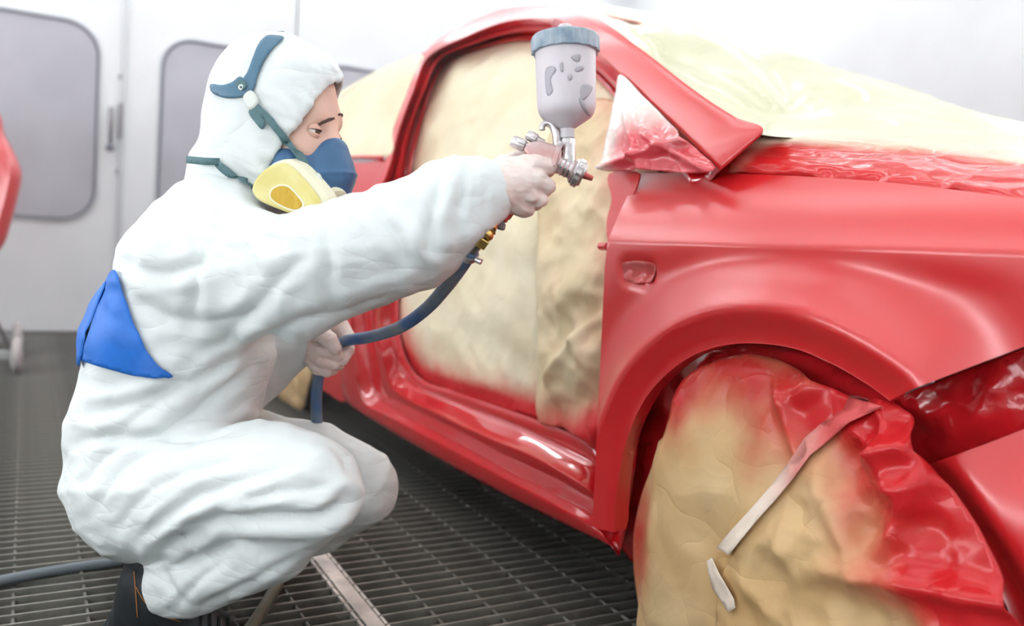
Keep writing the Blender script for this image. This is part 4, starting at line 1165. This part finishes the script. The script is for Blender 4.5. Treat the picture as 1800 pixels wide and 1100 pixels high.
# ---- respirator ------------------------------------------------------------
m_rblue = material('blue_silicone', (0.045, 0.125, 0.25), 0.38, var=0.12, var_scale=20)
m_strap = material('grey_green_strap', (0.10, 0.19, 0.21), 0.65, bump=0.25, bump_scale=260)
m_band = material('blue_head_band', (0.085, 0.185, 0.27), 0.45)
m_yel = material('yellow_cartridge', (0.70, 0.61, 0.20), 0.4, color2=(0.76, 0.69, 0.32), var_scale=24)
m_yel2 = material('amber_filter_screen', (0.58, 0.36, 0.03), 0.5, bump=0.5, bump_scale=50, stretch=(3, 0.4, 1))
m_rim = material('cream_cartridge_rim', (0.80, 0.78, 0.58), 0.35)
m_buck = material('pale_plastic_buckle', (0.72, 0.75, 0.70), 0.4)
resp = empty('respirator', H(.1, 0, -.1), 'blue half mask respirator with yellow filter cartridge worn on the face', 'respirator')
fp = Field(HC + hF * .09 - hU * .09 - 0.12, HC + hF * .09 - hU * .09 + 0.12, 0.0024)
fp.cone(H(.121, 0, -.050), H(.118, 0, -.088), .018, .034, .02)
fp.cone(H(.118, 0, -.088), H(.104, 0, -.118), .034, .040, .02)
fp.cone(H(.104, 0, -.118), H(.076, 0, -.148), .040, .028, .02)
for s_ in (-1, 1):
    fp.cone(H(.113, s_ * .010, -.060), H(.070, s_ * .050, -.083), .018, .020, .02)
    fp.cone(H(.070, s_ * .050, -.083), H(.066, s_ * .050, -.118), .022, .024, .02)
    fp.cone(H(.100, s_ * .022, -.110), H(.066, s_ * .048, -.112), .030, .024, .02)
V, F = fp.mesh(); V = smooth_mesh(V, F, 2)
q = (V - HC) @ HAX.T
ridge = np.exp(-((q[:, 2] + 0.098 + (q[:, 0] - .11) * -.25) / 0.0035) ** 2) * smoothstep(.085, .1, q[:, 0])
V = V + normals(V, F) * (ridge * 0.0022 - 0.0016 * smoothstep(-.098, -.112, q[:, 2]))[:, None]
fpo = obj('facepiece', V, F, m_rblue, resp, fix=True)
vp_ = H(.124, -.012, -.128)
Geo().lathe(vp_, hF * .8 - hU * .5 - hL * .25, [(0, .026), (.010, .026), (.016, .022), (.018, .012), (.019, .002)], 28).make('exhalation_valve', m_rim, resp)
# cartridge: three stacked rounded shells facing the viewer
def rounded(poly, n=5): return [tuple(p) for p in spline(poly, n, True)]
CZ = 1.285
back = -CB + CR * .42 + CU * .22; back /= np.linalg.norm(back)
def cart(poly, d, depth, name, mat, parent, bev):
    return Geo().slab([at(p[0], p[1] + 5, d) for p in rounded(poly)], depth, back).make(name, mat, parent, bevel=bev)
DYC = 4
c_out = [(441, 330), (447, 308), (466, 288), (490, 279), (508, 284), (532, 306), (558, 336), (566, 352), (562, 366), (548, 377), (528, 377), (490, 364), (455, 348)]
cb = cart([(p[0] + 8, p[1] - 4) for p in c_out], CZ + .006, 0.034, 'filter_cartridge', m_rim, resp, 0.006)
cart([(441, 331), (448, 309), (467, 290), (489, 282), (505, 288), (527, 309), (550, 338), (557, 354), (553, 367), (542, 376), (526, 377), (489, 364), (455, 349)], CZ - .006, 0.016, 'cartridge_cover', m_yel, cb, 0.005)
cart([(472, 338), (476, 326), (490, 319), (506, 321), (520, 334), (534, 352), (530, 362), (517, 367), (496, 360), (478, 349)], CZ - .0085, 0.004, 'filter_rim', m_rim, cb, 0.0015)
cart([(475, 338), (479, 328), (491, 322), (505, 324), (518, 336), (530, 352), (527, 360), (516, 363), (497, 357), (480, 347)], CZ - .0095, 0.003, 'filter_screen', m_yel2, cb, 0.001)
Geo().cyl(at(540, 338, CZ + .035), H(.075, -.045, -.105), .026, .028, 24).make('cartridge_port', m_rblue, resp)
# the far cartridge on the other cheek
oc = H(.055, .095, -.11)
Geo().lathe(oc, hL, [(0, .034), (.004, .040), (.02, .040), (.024, .034)], 24).make('filter_cartridge', m_yel, resp)
Geo().cyl(H(.075, .045, -.105), oc, .026, .028, 24).make('cartridge_port', m_rblue, resp)
# head band: wide crown strap and the band round the back of the head
def strap(name, poly, bv, mat, lift=.003, h=6, it=6, thick=.0015, par=None):
    return decal(name, [tuple(p) for p in spline(poly, 3, True)], bv, lift, h, mat, par or resp, thick=thick, smooth_it=it)
b_crown = strap('crown_band', [(468, 67), (484, 66), (499, 70), (482, 86), (466, 108), (455, 134), (448, 158), (440, 164), (424, 150), (436, 130), (446, 104), (455, 82)], bhood, m_band, it=2)
b_back = strap('back_band', [(375, 150), (395, 151), (412, 145), (426, 136), (441, 156), (436, 165), (424, 172), (400, 173), (383, 168), (374, 160)], bhood, m_band, it=2)
def ride(bv, a, b, n, lift):
    return [bv.find_nearest(Vector(a + (b - a) * t)) for t in np.linspace(0, 1, n)]
# the band goes on round the far side of the hood
for nm, pts in (('back_band', [(-.108, .02, .03), (-.10, .06, .02), (-.06, .10, .015), (-.02, .11, .02)]), ('crown_band', [(0, 0, .15), (-.01, .05, .13), (-.02, .09, .09), (-.02, .11, .02)])):
    VV, FF = [], []
    pts = spline(pts, 6)
    for i, p in enumerate(pts):
        tang = pts[min(i + 1, len(pts) - 1)] - pts[max(i - 1, 0)]; tang /= np.linalg.norm(tang)
        rad = p / np.linalg.norm(p); sd = np.cross(tang, rad)
        for e in (-1, 1):
            w_ = H(*(p + sd * .010 * e)); h_ = bhood.find_nearest(Vector(w_)); nn = np.array(w_) - np.array(h_[0]); 
            VV.append(np.array(h_[0]) + .003 * (np.array(w_) - HC) / np.linalg.norm(np.array(w_) - HC))
    FF = [(2 * i, 2 * i + 1, 2 * i + 3, 2 * i + 2) for i in range(len(pts) - 1)]
    o = obj(nm, VV, FF, m_band, resp, fix=True); modifier(o, 'SOLIDIFY', thickness=.0015, offset=0)
strap('band_tab', [(418, 148), (429, 141), (438, 153), (428, 161)], bhood, m_strap, .005, 4, 3, .002)
c3 = cast(bhood, 428, 156, .006)
Geo().lathe(c3, CB, [(0, .0045), (.0015, .0045), (.002, .0022), (.0005, .0018)], 16).make('band_rivet', m_buck, resp)
bmix = bvh_of([o_hood, bpy.data.objects['head'], fpo])
strap('strap_buckle', [(432, 172), (446, 162), (458, 180), (446, 194), (438, 186)], bhood, m_buck, .005, 5, 4, .003)
strap('strap_tail', [(441, 198), (452, 190), (458, 196), (469, 215), (465, 228), (457, 222)], bhood, m_strap, .006, 5, 4, .0015)
strap('side_strap', [(446, 192), (456, 184), (466, 192), (492, 222), (522, 262), (540, 288), (556, 314), (566, 330), (556, 334), (540, 308), (518, 278), (490, 240), (462, 204)], bmix, m_strap, .006, 6, 60, .0015)
strap('strap_clip', [(552, 308), (560, 304), (566, 312), (570, 330), (566, 346), (558, 338), (554, 322)], bmix, m_buck, .005, 5, 10, .003)
bneck = bvh_of([o_hood, person])
strap('neck_strap', [(384, 292), (390, 286), (410, 300), (432, 318), (446, 326), (440, 332), (420, 322), (398, 306)], bneck, m_strap, .006, 6, 8, .0015)
ne = cast(bneck, 390, 290, .006)
ne = ne if ne is not None else at(388, 288, 1.38)
VV = []
for px_, py_, dz_ in [(386, 278, 0), (386, 290, 0), (360, 277, -.004), (360, 290, -.004), (340, 275, .004), (340, 288, .004), (328, 274, .012), (328, 287, .012)]:
    VV.append(at(px_, py_, project(ne)[2] + dz_))
o = obj('strap_end', VV, [(0, 1, 3, 2), (2, 3, 5, 4), (4, 5, 7, 6)], m_strap, resp, fix=True); modifier(o, 'SOLIDIFY', thickness=.0018, offset=0)

# ---- boots -------------------------------------------------------------------
def boot(px, py, d, heel_up, name_label, dirv, foot_len=0.27):
    ank = at(px, py, d)
    dirv = np.array(dirv, float); dirv[2] = 0; dirv /= np.linalg.norm(dirv); up = np.array([0, 0, 1.0]); sd = np.cross(up, dirv)
    g0 = np.array([ank[0], ank[1], 0.0])
    heel = g0 - dirv * .055 + up * (0.035 + heel_up); ball = g0 + dirv * .125 + up * 0.040; toe = g0 + dirv * .185 + up * 0.038
    fb = Field(g0 + np.array([-.32, -.32, -.02]), g0 + np.array([.32, .32, .34]), 0.0042)
    fb.cone(ank + up * .03, ank - up * .03, .056, .056, .02)
    fb.cone(ank - up * .02, heel + up * .02, .054, .042, .03)
    fb.cone(heel, ball, .036, .043, .03); fb.cone(ank - up * .02, ball + up * .01, .050, .040, .03); fb.cone(ball, toe, .043, .036, .02)
    G = fb.grid(); fb.F = np.maximum(fb.F, (0.008 + 0.35 * 0 - G[..., 2])).astype(np.float32)
    V, F = fb.mesh(); V = smooth_mesh(V, F, 2)
    q = V - g0
    V = V + normals(V, F) * (0.003 * fbm(q, 14, 3, 2.0))[:, None]
    b = obj('boot', V, F, m_boot, person, fix=True, label=name_label)
    s_ = Geo()
    n = 24; P1 = []
    for k in range(n):
        a = 2 * math.pi * k / n; c_, s2 = math.cos(a), math.sin(a)
        f = .065 + .155 * c_; w = .044 * s2 * (1 + .18 * c_)
        P1.append(g0 + dirv * f + sd * w + up * (max(0, heel_up * (1 - smoothstep(-.09, .11, f))) + .001))
    s_.slab([p + up * .022 for p in P1], .022, -up)
    s_.make('boot_sole', m_sole, b, bevel=.003)
    bb = bvh_of([b])
    def stitch(line, nm='stitching'):
        Pp = [cast(bb, a_, b_, .0008) for a_, b_ in spline(line, 5)]; Pp = [p for p in Pp if p is not None]
        Pp = [p for k_, p in enumerate(Pp) if k_ == 0 or np.linalg.norm(p - Pp[k_ - 1]) < .03]
        if len(Pp) > 3: Geo().tube(Pp, .0006, 6).make(nm, m_stitch, b, smooth=True)
    return b, stitch
fd = CR - CR[2] * np.array([0, 0, 1.0])
b1, st = boot(283, 1020, 1.37, 0.02, 'black leather work boot', fd * .98 - ROT[:, 2] * .0)
st([(236, 1004), (239, 1040), (242, 1085)]); st([(240, 1032), (255, 1058), (280, 1080), (318, 1092)])
for k in range(4):
    lx = 352 + 16 * k
    a = b1
    pts_ = [cast(bvh_of([b1]), lx, 1076 + 4 * k + 8 * j, .002) for j in range(4)]
    pts_ = [p for p in pts_ if p is not None]
    if len(pts_) > 2: Geo().tube(pts_, .0022, 6).make('lace', m_sole, b1, smooth=True)
b2, st2 = boot(322, 985, 1.68, 0.02, 'black leather work boot', fd * .4 - CB * .9)
# ---- gloved hands ------------------------------------------------------------
def glove(name, chains, lo, hi, label, k=.010, wrinkle=.0016):
    f = Field(lo, hi, 0.0019)
    for i, c in enumerate(chains): f.chain([J(*p) for p in c], .012 if i == 0 else k)
    V, F = f.mesh(); V = smooth_mesh(V, F, 2)
    q = (V - EYE) @ ROT
    w_ = np.array([1 - 2 * abs(noise.noise(Vector((p[0] * 60 + p[1] * 30, p[1] * 110, p[2] * 60)))) for p in q])
    V = V + normals(V, F) * (wrinkle * (w_ - .4) + .0015 * (crumple(q, 60, 1.0) - .3))[:, None]
    o = obj(name, V, F, m_glove, person, fix=True, label=label)
    return o
rc = at(910, 325, 1.25)
glove('glove', [
    [(838, 345, 1.235, 40), (866, 338, 1.235, 39), (890, 326, 1.232, 41), (912, 318, 1.232, 38)],
    [(880, 345, 1.235, 34), (905, 345, 1.235, 27)],
    [(880, 312, 1.235, 34), (922, 295, 1.23, 22), (938, 290, 1.228, 18), (965, 291, 1.236, 14), (962, 299, 1.268, 12), (944, 300, 1.285, 10)],
    [(890, 322, 1.230, 32), (925, 313, 1.226, 20), (940, 315, 1.225, 18), (961, 326, 1.237, 14.5), (957, 333, 1.270, 12.5), (936, 331, 1.285, 11)],
    [(885, 335, 1.232, 30), (918, 338, 1.228, 19), (930, 341, 1.228, 17), (947, 351, 1.240, 14), (942, 356, 1.272, 12), (920, 351, 1.285, 11)],
    [(878, 345, 1.235, 28), (905, 357, 1.232, 17), (914, 361, 1.234, 15), (927, 367, 1.244, 12.5), (922, 371, 1.268, 11), (903, 367, 1.28, 10)],
    [(868, 318, 1.245, 30), (888, 292, 1.258, 19), (918, 278, 1.272, 15), (945, 276, 1.285, 12.5), (958, 282, 1.292, 10)]],
    rc - .13, rc + .13, 'translucent glove closed round the spray gun grip', .004, .0009)
lc = at(570, 605, 1.58)
glove('glove', [
    [(518, 600, 1.602, 36), (540, 597, 1.600, 33), (556, 600, 1.596, 30), (566, 606, 1.594, 24)],
    [(544, 580, 1.572, 19), (564, 585, 1.550, 15.5), (579, 597, 1.541, 14), (590, 613, 1.543, 11)],
    [(554, 578, 1.602, 18), (580, 567, 1.605, 15), (600, 574, 1.605, 14), (611, 593, 1.597, 13), (610, 614, 1.580, 12.5), (602, 631, 1.568, 11)],
    [(548, 606, 1.580, 16), (572, 619, 1.555, 12.5), (592, 624, 1.556, 11.5), (602, 628, 1.575, 10)],
    [(545, 618, 1.582, 15), (566, 634, 1.558, 12), (586, 639, 1.560, 11), (596, 641, 1.58, 9.5)],
    [(542, 628, 1.586, 13), (558, 647, 1.566, 11), (575, 652, 1.566, 10), (586, 651, 1.582, 8.5)]],
    lc - .14, lc + .14, 'translucent glove closed round the blue hose', .0025, .0007)

# ================================================================== SPRAY GUN
GZ = 1.243
PX = GZ / FPX
def g3(x, y, d=0.0): return at(x, y, GZ + d)
m_cup = material('stained_plastic_cup', (0.62, 0.58, 0.62), 0.35, color2=(0.70, 0.65, 0.69), var_scale=6, sss=0.1)
m_lid = material('blue_grey_lid', (0.22, 0.30, 0.38), 0.45, color2=(0.40, 0.46, 0.52), var_scale=40, bump=.15, bump_scale=90)
m_chrome = material('worn_chrome', (0.62, 0.58, 0.58), 0.28, metal=0.9, var=.25, var_scale=60, bump=.08, bump_scale=120)
m_pinkm = material('paint_stained_alloy', (0.62, 0.36, 0.34), 0.36, metal=0.65, color2=(0.66, 0.55, 0.53), var_scale=40)
m_brass = material('brass_fitting', (0.62, 0.42, 0.13), 0.28, metal=0.9, var=.15, var_scale=60)
m_steel2 = material('dark_steel', (0.20, 0.19, 0.19), 0.35, metal=0.8)
m_redgrip = material('red_anodised_grip', (0.55, 0.10, 0.09), 0.4, metal=0.4)
m_smudge = material('grey_paint_smudge', (0.43, 0.41, 0.45), 0.5)
gun = empty('spray_gun', g3(955, 290), 'gravity spray gun with white paint cup held in the raised hand', 'spray gun')
axis0, axis1 = g3(997, 243), g3(993, 48)
ax_ = (axis1 - axis0); ax_ /= np.linalg.norm(ax_)
def pr(L): return [(t * PX, r * PX) for t, r in L]
cup = Geo().lathe(axis0, ax_, pr([(0, 13), (16, 13), (18, 16), (36, 43), (42, 47.5), (48, 50), (56, 51.5), (100, 52.5), (152, 53.5)]), 48).make('paint_cup', m_cup, gun, angle=30)
Geo().lathe(axis0 + ax_ * 149 * PX, ax_, pr([(0, 57), (1, 59), (25, 59), (29, 57), (30, 50), (33, 34), (35, 22), (36, 12)]), 96, ribs=lambda j, i: (0.022 if (i % 6) < 3 else -0.022) if j in (0, 1, 2) else 0).make('cup_lid', m_lid, gun, angle=30)
Geo().lathe(axis0 + ax_ * 184 * PX, ax_, pr([(0, 8), (5, 8), (5, 12.5), (13, 12.5), (15, 10), (16, 3)]), 24).make('lid_vent_cap', m_chrome, gun, angle=30)
bcup = bvh_of([cup])
for bl in ([(1022, 150), (1034, 148), (1042, 154), (1036, 166), (1026, 176), (1020, 168)], [(1018, 172), (1024, 172), (1034, 192), (1038, 204), (1030, 200), (1020, 184)], [(998, 134), (1004, 130), (1006, 138), (1000, 142)], [(1012, 118), (1026, 116), (1024, 124), (1012, 126)], [(960, 120), (972, 116), (978, 124), (968, 138), (972, 160), (962, 168), (958, 140)], [(1004, 98), (1020, 96), (1018, 108), (1008, 106)], [(984, 112), (990, 110), (990, 126), (985, 124)]):
    decal('paint_smudge', [tuple(p) for p in spline(bl, 3, True)], bcup, .0004, 4, m_smudge, cup, thick=.0002, smooth_it=0)
Geo().lathe(axis0 + ax_ * 3 * PX, -ax_, pr([(0, 12), (4, 12), (5, 14), (16, 14), (18, 11), (22, 11)]), 6).make('cup_connector', m_chrome, gun)
gd = g3(1040, 313) - g3(905, 249); gd /= np.linalg.norm(gd)
def bar(x0, y0, x1, y1, r0, r1, nm, mat, d=0.0, seg=24, bev=1.0): return Geo().cyl(g3(x0, y0, d), g3(x1, y1, d), r0 * PX, r1 * PX, seg, bev * PX).make(nm, mat, gun)
bar(998, 252, 999, 296, 13, 14, 'cup_neck', m_chrome)
bar(958, 277, 1012, 302, 17, 16, 'gun_barrel', m_chrome)
for k in range(4):
    c0 = g3(984 + 7 * k, 289 + 3.2 * k); Geo().lathe(c0 - gd * .001, gd, [(0, .0135), (.0008, .0148), (.0018, .0148), (.0026, .0135)], 24).make('barrel_ring', m_pinkm, gun)
Geo().lathe(g3(1006, 299), gd, pr([(0, 20), (3, 23), (6, 23), (7, 25), (17, 25), (18, 22), (22, 20)]), 48, ribs=lambda j, i: (.03 if i % 4 < 2 else -.02) if j in (3, 4) else 0).make('air_cap', m_chrome, gun, angle=30)
bar(1022, 306, 1042, 314, 7, 4.5, 'fluid_nozzle', m_redgrip)
Geo().box(g3(1026, 300), (6 * PX, 4 * PX, 3 * PX), (gd, np.cross(CB, gd), CB)).make('air_horn', m_pinkm, gun, bevel=.001)
# body block, hook, trigger
Geo().slab([g3(*p, -.014) for p in [(920, 262), (930, 250), (950, 246), (975, 254), (988, 262), (986, 284), (976, 298), (950, 292), (936, 286)]], .028, -CB).make('gun_body', m_pinkm, gun, bevel=.003)
Geo().tube([g3(*p) for p in spline([(953, 229), (954, 220), (962, 216), (971, 221), (977, 233), (979, 248), (978, 262)], 5)], [5 * PX + .0022 * min(1, k / 20) for k in range(31)], 12).make('hanging_hook', m_chrome, gun, smooth=True)
Geo().slab([g3(*p, -.019) for p in [(980, 248), (987, 247), (990, 252), (977, 292), (971, 294), (969, 288)]], .038, -CB).make('trigger', m_pinkm, gun, bevel=.0015)
Geo().cyl(g3(984, 252, -.021), g3(984, 252, .021), 4.5 * PX, seg=14).make('trigger_pin', m_chrome, gun)
sp_ = [g3(968 + 14 * t / 40 * 1.0, 283 + 6.4 * t / 40) + (np.cross(CB, gd) * math.cos(t * 1.05) + CB * math.sin(t * 1.05)) * .0085 for t in range(41)]
Geo().tube(sp_, .0011, 6).make('trigger_spring', m_steel2, gun, smooth=True)
def knob(x0, y0, x1, y1, r, nm, mat): 
    a, b = g3(x0, y0), g3(x1, y1); l = np.linalg.norm(b - a)
    Geo().lathe(a, b - a, [(0, r * PX * .8), (l * .12, r * PX), (l * .55, r * PX), (l * .6, r * PX * .75), (l, r * PX * .7)], 36, ribs=lambda j, i: (.04 if i % 3 else -.05) if j in (1, 2) else 0).make(nm, mat, gun, angle=30)
knob(899, 247, 940, 264, 10.5, 'fluid_knob', m_chrome)
knob(926, 236, 956, 252, 9, 'fan_knob', m_chrome)
bar(912, 253, 926, 259, 8, 8, 'fluid_needle_collar', m_steel2)
# grip, air inlet, regulator valve
Geo().tube([g3(*p, d) for p, d in [((950, 285), .030), ((930, 310), .030), ((908, 345), .022), ((886, 378), .006)]], [.012, .0125, .0125, .011], 16).make('grip', m_redgrip, gun, smooth=True)
bar(892, 366, 880, 386, 12, 12, 'grip_end', m_redgrip)
knob(880, 404, 884, 384, 7, 'air_valve', m_steel2)
bar(880, 376, 862, 386, 6, 6, 'air_inlet', m_steel2)

# ================================================================== AIR HOSE
m_hose = material('blue_rubber_hose', (0.05, 0.14, 0.34), 0.45, color2=(0.21, 0.26, 0.30), var_scale=14, spray=(0.15, 0.18, 0.20), bump=.05, bump_scale=80)
m_hose2 = material('olive_rubber_hose', (0.14, 0.145, 0.11), 0.5, color2=(0.20, 0.20, 0.16), var_scale=12)
m_hose3 = material('grey_rubber_hose', (0.10, 0.13, 0.16), 0.38, color2=(0.17, 0.19, 0.19), var_scale=8)
path = [at(*p) for p in [(828, 441, 1.22), (811, 468, 1.25), (785, 503, 1.31), (750, 542, 1.38), (705, 574, 1.45), (655, 591, 1.52), (612, 598, 1.562), (592, 606, 1.570), (578, 617, 1.578), (567, 632, 1.588), (560, 660, 1.60), (556, 700, 1.615), (557, 742, 1.63), (561, 780, 1.66)]]
path += [np.array(p) for p in [(0.66, 2.02, 0.22), (0.66, 2.02, 0.08), (0.60, 2.02, 0.020), (0.48, 1.99, 0.011), (0.36, 1.955, 0.011), (0.23, 1.929, 0.011), (0.10, 1.918, 0.011), (-0.03, 1.893, 0.011), (-0.25, 1.83, 0.011), (-0.7, 1.72, 0.011), (-1.2, 1.62, 0.011)]]
hose = Geo().tube(spline(path, 10), .0106, 18).make('air_hose', m_hose, None, smooth=True)
hv_ = np.array([v.co[:] for v in hose.data.vertices]); attr(hose, np.clip(1.4 * smoothstep(0.30, 0.02, hv_[:, 2]), 0, 1))
tag(hose, 'blue rubber air hose running from the spray gun through the lower hand', 'hose')
d0 = at(823, 440, 1.262)
fx = [((870, 384), 1.225), ((860, 401), 1.215), ((849, 417), 1.212), ((839, 431), 1.215), ((829, 442), 1.22)]
fp_ = [at(p[0], p[1], d) for p, d in fx]
Geo().cyl(fp_[0], fp_[1], .0075, .0105, 20).make('brass_coupling', m_brass, hose, label='brass coupling')
Geo().lathe(fp_[1], fp_[2] - fp_[1], [(0, .010), (.002, .0125), (.005, .0105), (.008, .0125), (.012, .0125), (.016, .009)], 24).make('brass_coupling', m_brass, hose)
Geo().cyl(fp_[2], fp_[3], .0135, .0135, 6, .001).make('hex_nut', m_brass, hose)
Geo().cyl(fp_[3], fp_[4], .0075, .0075, 16).make('hose_barb', m_steel2, hose)
hd = path[1] - path[0]; hd /= np.linalg.norm(hd)
Geo().lathe(path[0] + hd * .004, hd, [(0, .0125), (.0, .0138), (.009, .0138), (.009, .0125)], 28, ribs=lambda j, i: .02 if i % 2 else -.02).make('hose_clamp', m_chrome, hose)
Geo().cyl(path[0] + hd * .008 + CR * .010 - CU * .008 + CB * .006, path[0] + hd * .008 + CR * .018 - CU * .012 + CB * .008, .0045, seg=12).make('clamp_screw', m_chrome, hose)
h2 = Geo().tube(spline([(0.10, 1.05, .0125), (0.30, 1.40, .0125), (0.394, 1.558, .0125), (0.478, 1.718, .0125), (0.520, 1.82, .0125), (0.50, 1.90, .0125), (0.40, 1.94, .0125)], 10), .0120, 16).make('air_hose', m_hose2, None, smooth=True)
tag(h2, 'olive grey hose on the grating below the bent knee', 'hose')

# ================================================================== STAND AND BUMPER AT THE LEFT EDGE
m_cast = material('caster_grey', (0.50, 0.45, 0.44), 0.6)
m_frame2 = material('stand_frame', (0.42, 0.43, 0.42), 0.5, metal=.3)
wb = on_z(38, 655, 0.0)
stand = empty('paint_stand', (wb[0] - .45, wb[1], 0), 'grey wheeled stand at the left edge carrying a red bumper', 'stand')
xr = np.array([1.0, 0, 0])
for dx in (0.0, -0.9):
    for dy in (0.0, 0.5):
        c_ = wb + np.array([dx, dy, .078])
        w_ = Geo().lathe(c_ - xr * .045, xr, [(0, .03), (.006, .06), (.012, .074), (.022, .078), (.034, .078), (.042, .072), (.046, .05), (.044, .02), (.050, .012)], 28).make('caster_wheel', m_cast, stand, angle=50)
for dy in (0.0, 0.5):
    Geo().box(wb + np.array([-.48, dy, .078]), (.45, .018, .018)).make('base_bar', m_frame2, stand, bevel=.003)
Geo().box(wb + np.array([-.48, .25, .10]), (.018, .25, .018)).make('cross_bar', m_frame2, stand, bevel=.003)
Geo().tube([wb + np.array([-.04, .0, .10]), wb + np.array([-.12, .02, .26]), wb + np.array([-.30, .06, .40])], .010, 10).make('brace', m_steel2, stand, smooth=True)
for dx in (-.30, -.75):
    Geo().box(wb + np.array([dx, .25, .66]), (.016, .016, .56)).make('post', m_frame2, stand, bevel=.003)
    Geo().box(wb + np.array([dx, .10, 1.19]), (.016, .17, .016)).make('arm', m_frame2, stand, bevel=.003)
    Geo().box(wb + np.array([dx, .10, .66]), (.016, .17, .016)).make('arm', m_frame2, stand, bevel=.003)
bz = float(project(wb + np.array([0, -.06, .9]))[2])
prof_px = [(-300, 150), (-60, 168), (-15, 182), (2, 205), (8, 235), (22, 262), (38, 302), (34, 340), (20, 392), (6, 432), (-20, 452), (-80, 460), (-300, 470)]
n_ = 7; VV, FF = [], []
pts_ = spline([at(p[0], p[1], bz) for p in prof_px], 5)
for j in range(n_):
    t = j / (n_ - 1); inset = .05 * (2 * t - 1) ** 2
    for p in pts_:
        VV.append(p + np.array([0, 1, 0]) * (-.06 + .16 * t) + CR * (-inset) + np.array([0, 0, 1]) * (-inset * .4 * np.sign(p[2] - .9)))
m1 = len(pts_)
for j in range(n_ - 1):
    for i in range(m1 - 1): FF.append((j * m1 + i, j * m1 + i + 1, (j + 1) * m1 + i + 1, (j + 1) * m1 + i))
FF.append(tuple(range(m1))); FF.append(tuple(range(n_ * m1 - 1, (n_ - 1) * m1 - 1, -1)))
bp = obj('car_bumper', VV, FF, m_red, None, fix=True)
bp.data.set_sharp_from_angle(angle=math.radians(50))
tag(bp, 'loose red painted bumper hanging on the stand at the left edge', 'bumper')

# ================================================================== GLARE HAZE: volume added to imitate veiling glare behind the painter
m_glare = bpy.data.materials.new('glare_haze'); m_glare.use_nodes = True
_n = m_glare.node_tree; _n.nodes.remove(_n.nodes['Principled BSDF'])
_v = _n.nodes.new('ShaderNodeVolumeScatter'); _v.inputs['Color'].default_value = (1, 0.985, 0.985, 1); _v.inputs['Density'].default_value = 0.06; _v.inputs['Anisotropy'].default_value = 0.0
_n.links.new(_v.outputs[0], _n.nodes['Material Output'].inputs['Volume'])
veil = Geo().box(((WALL_L + WALL_R) / 2, (1.95 + WALL_Y) / 2, 1.4), ((WALL_R - WALL_L) / 2 - .1, (WALL_Y - 1.95) / 2 - .1, 1.38)).make('glare_haze', m_glare)
tag(veil, 'added haze volume imitating a lens glare mist hanging in the booth air', 'veil', kind='stuff')
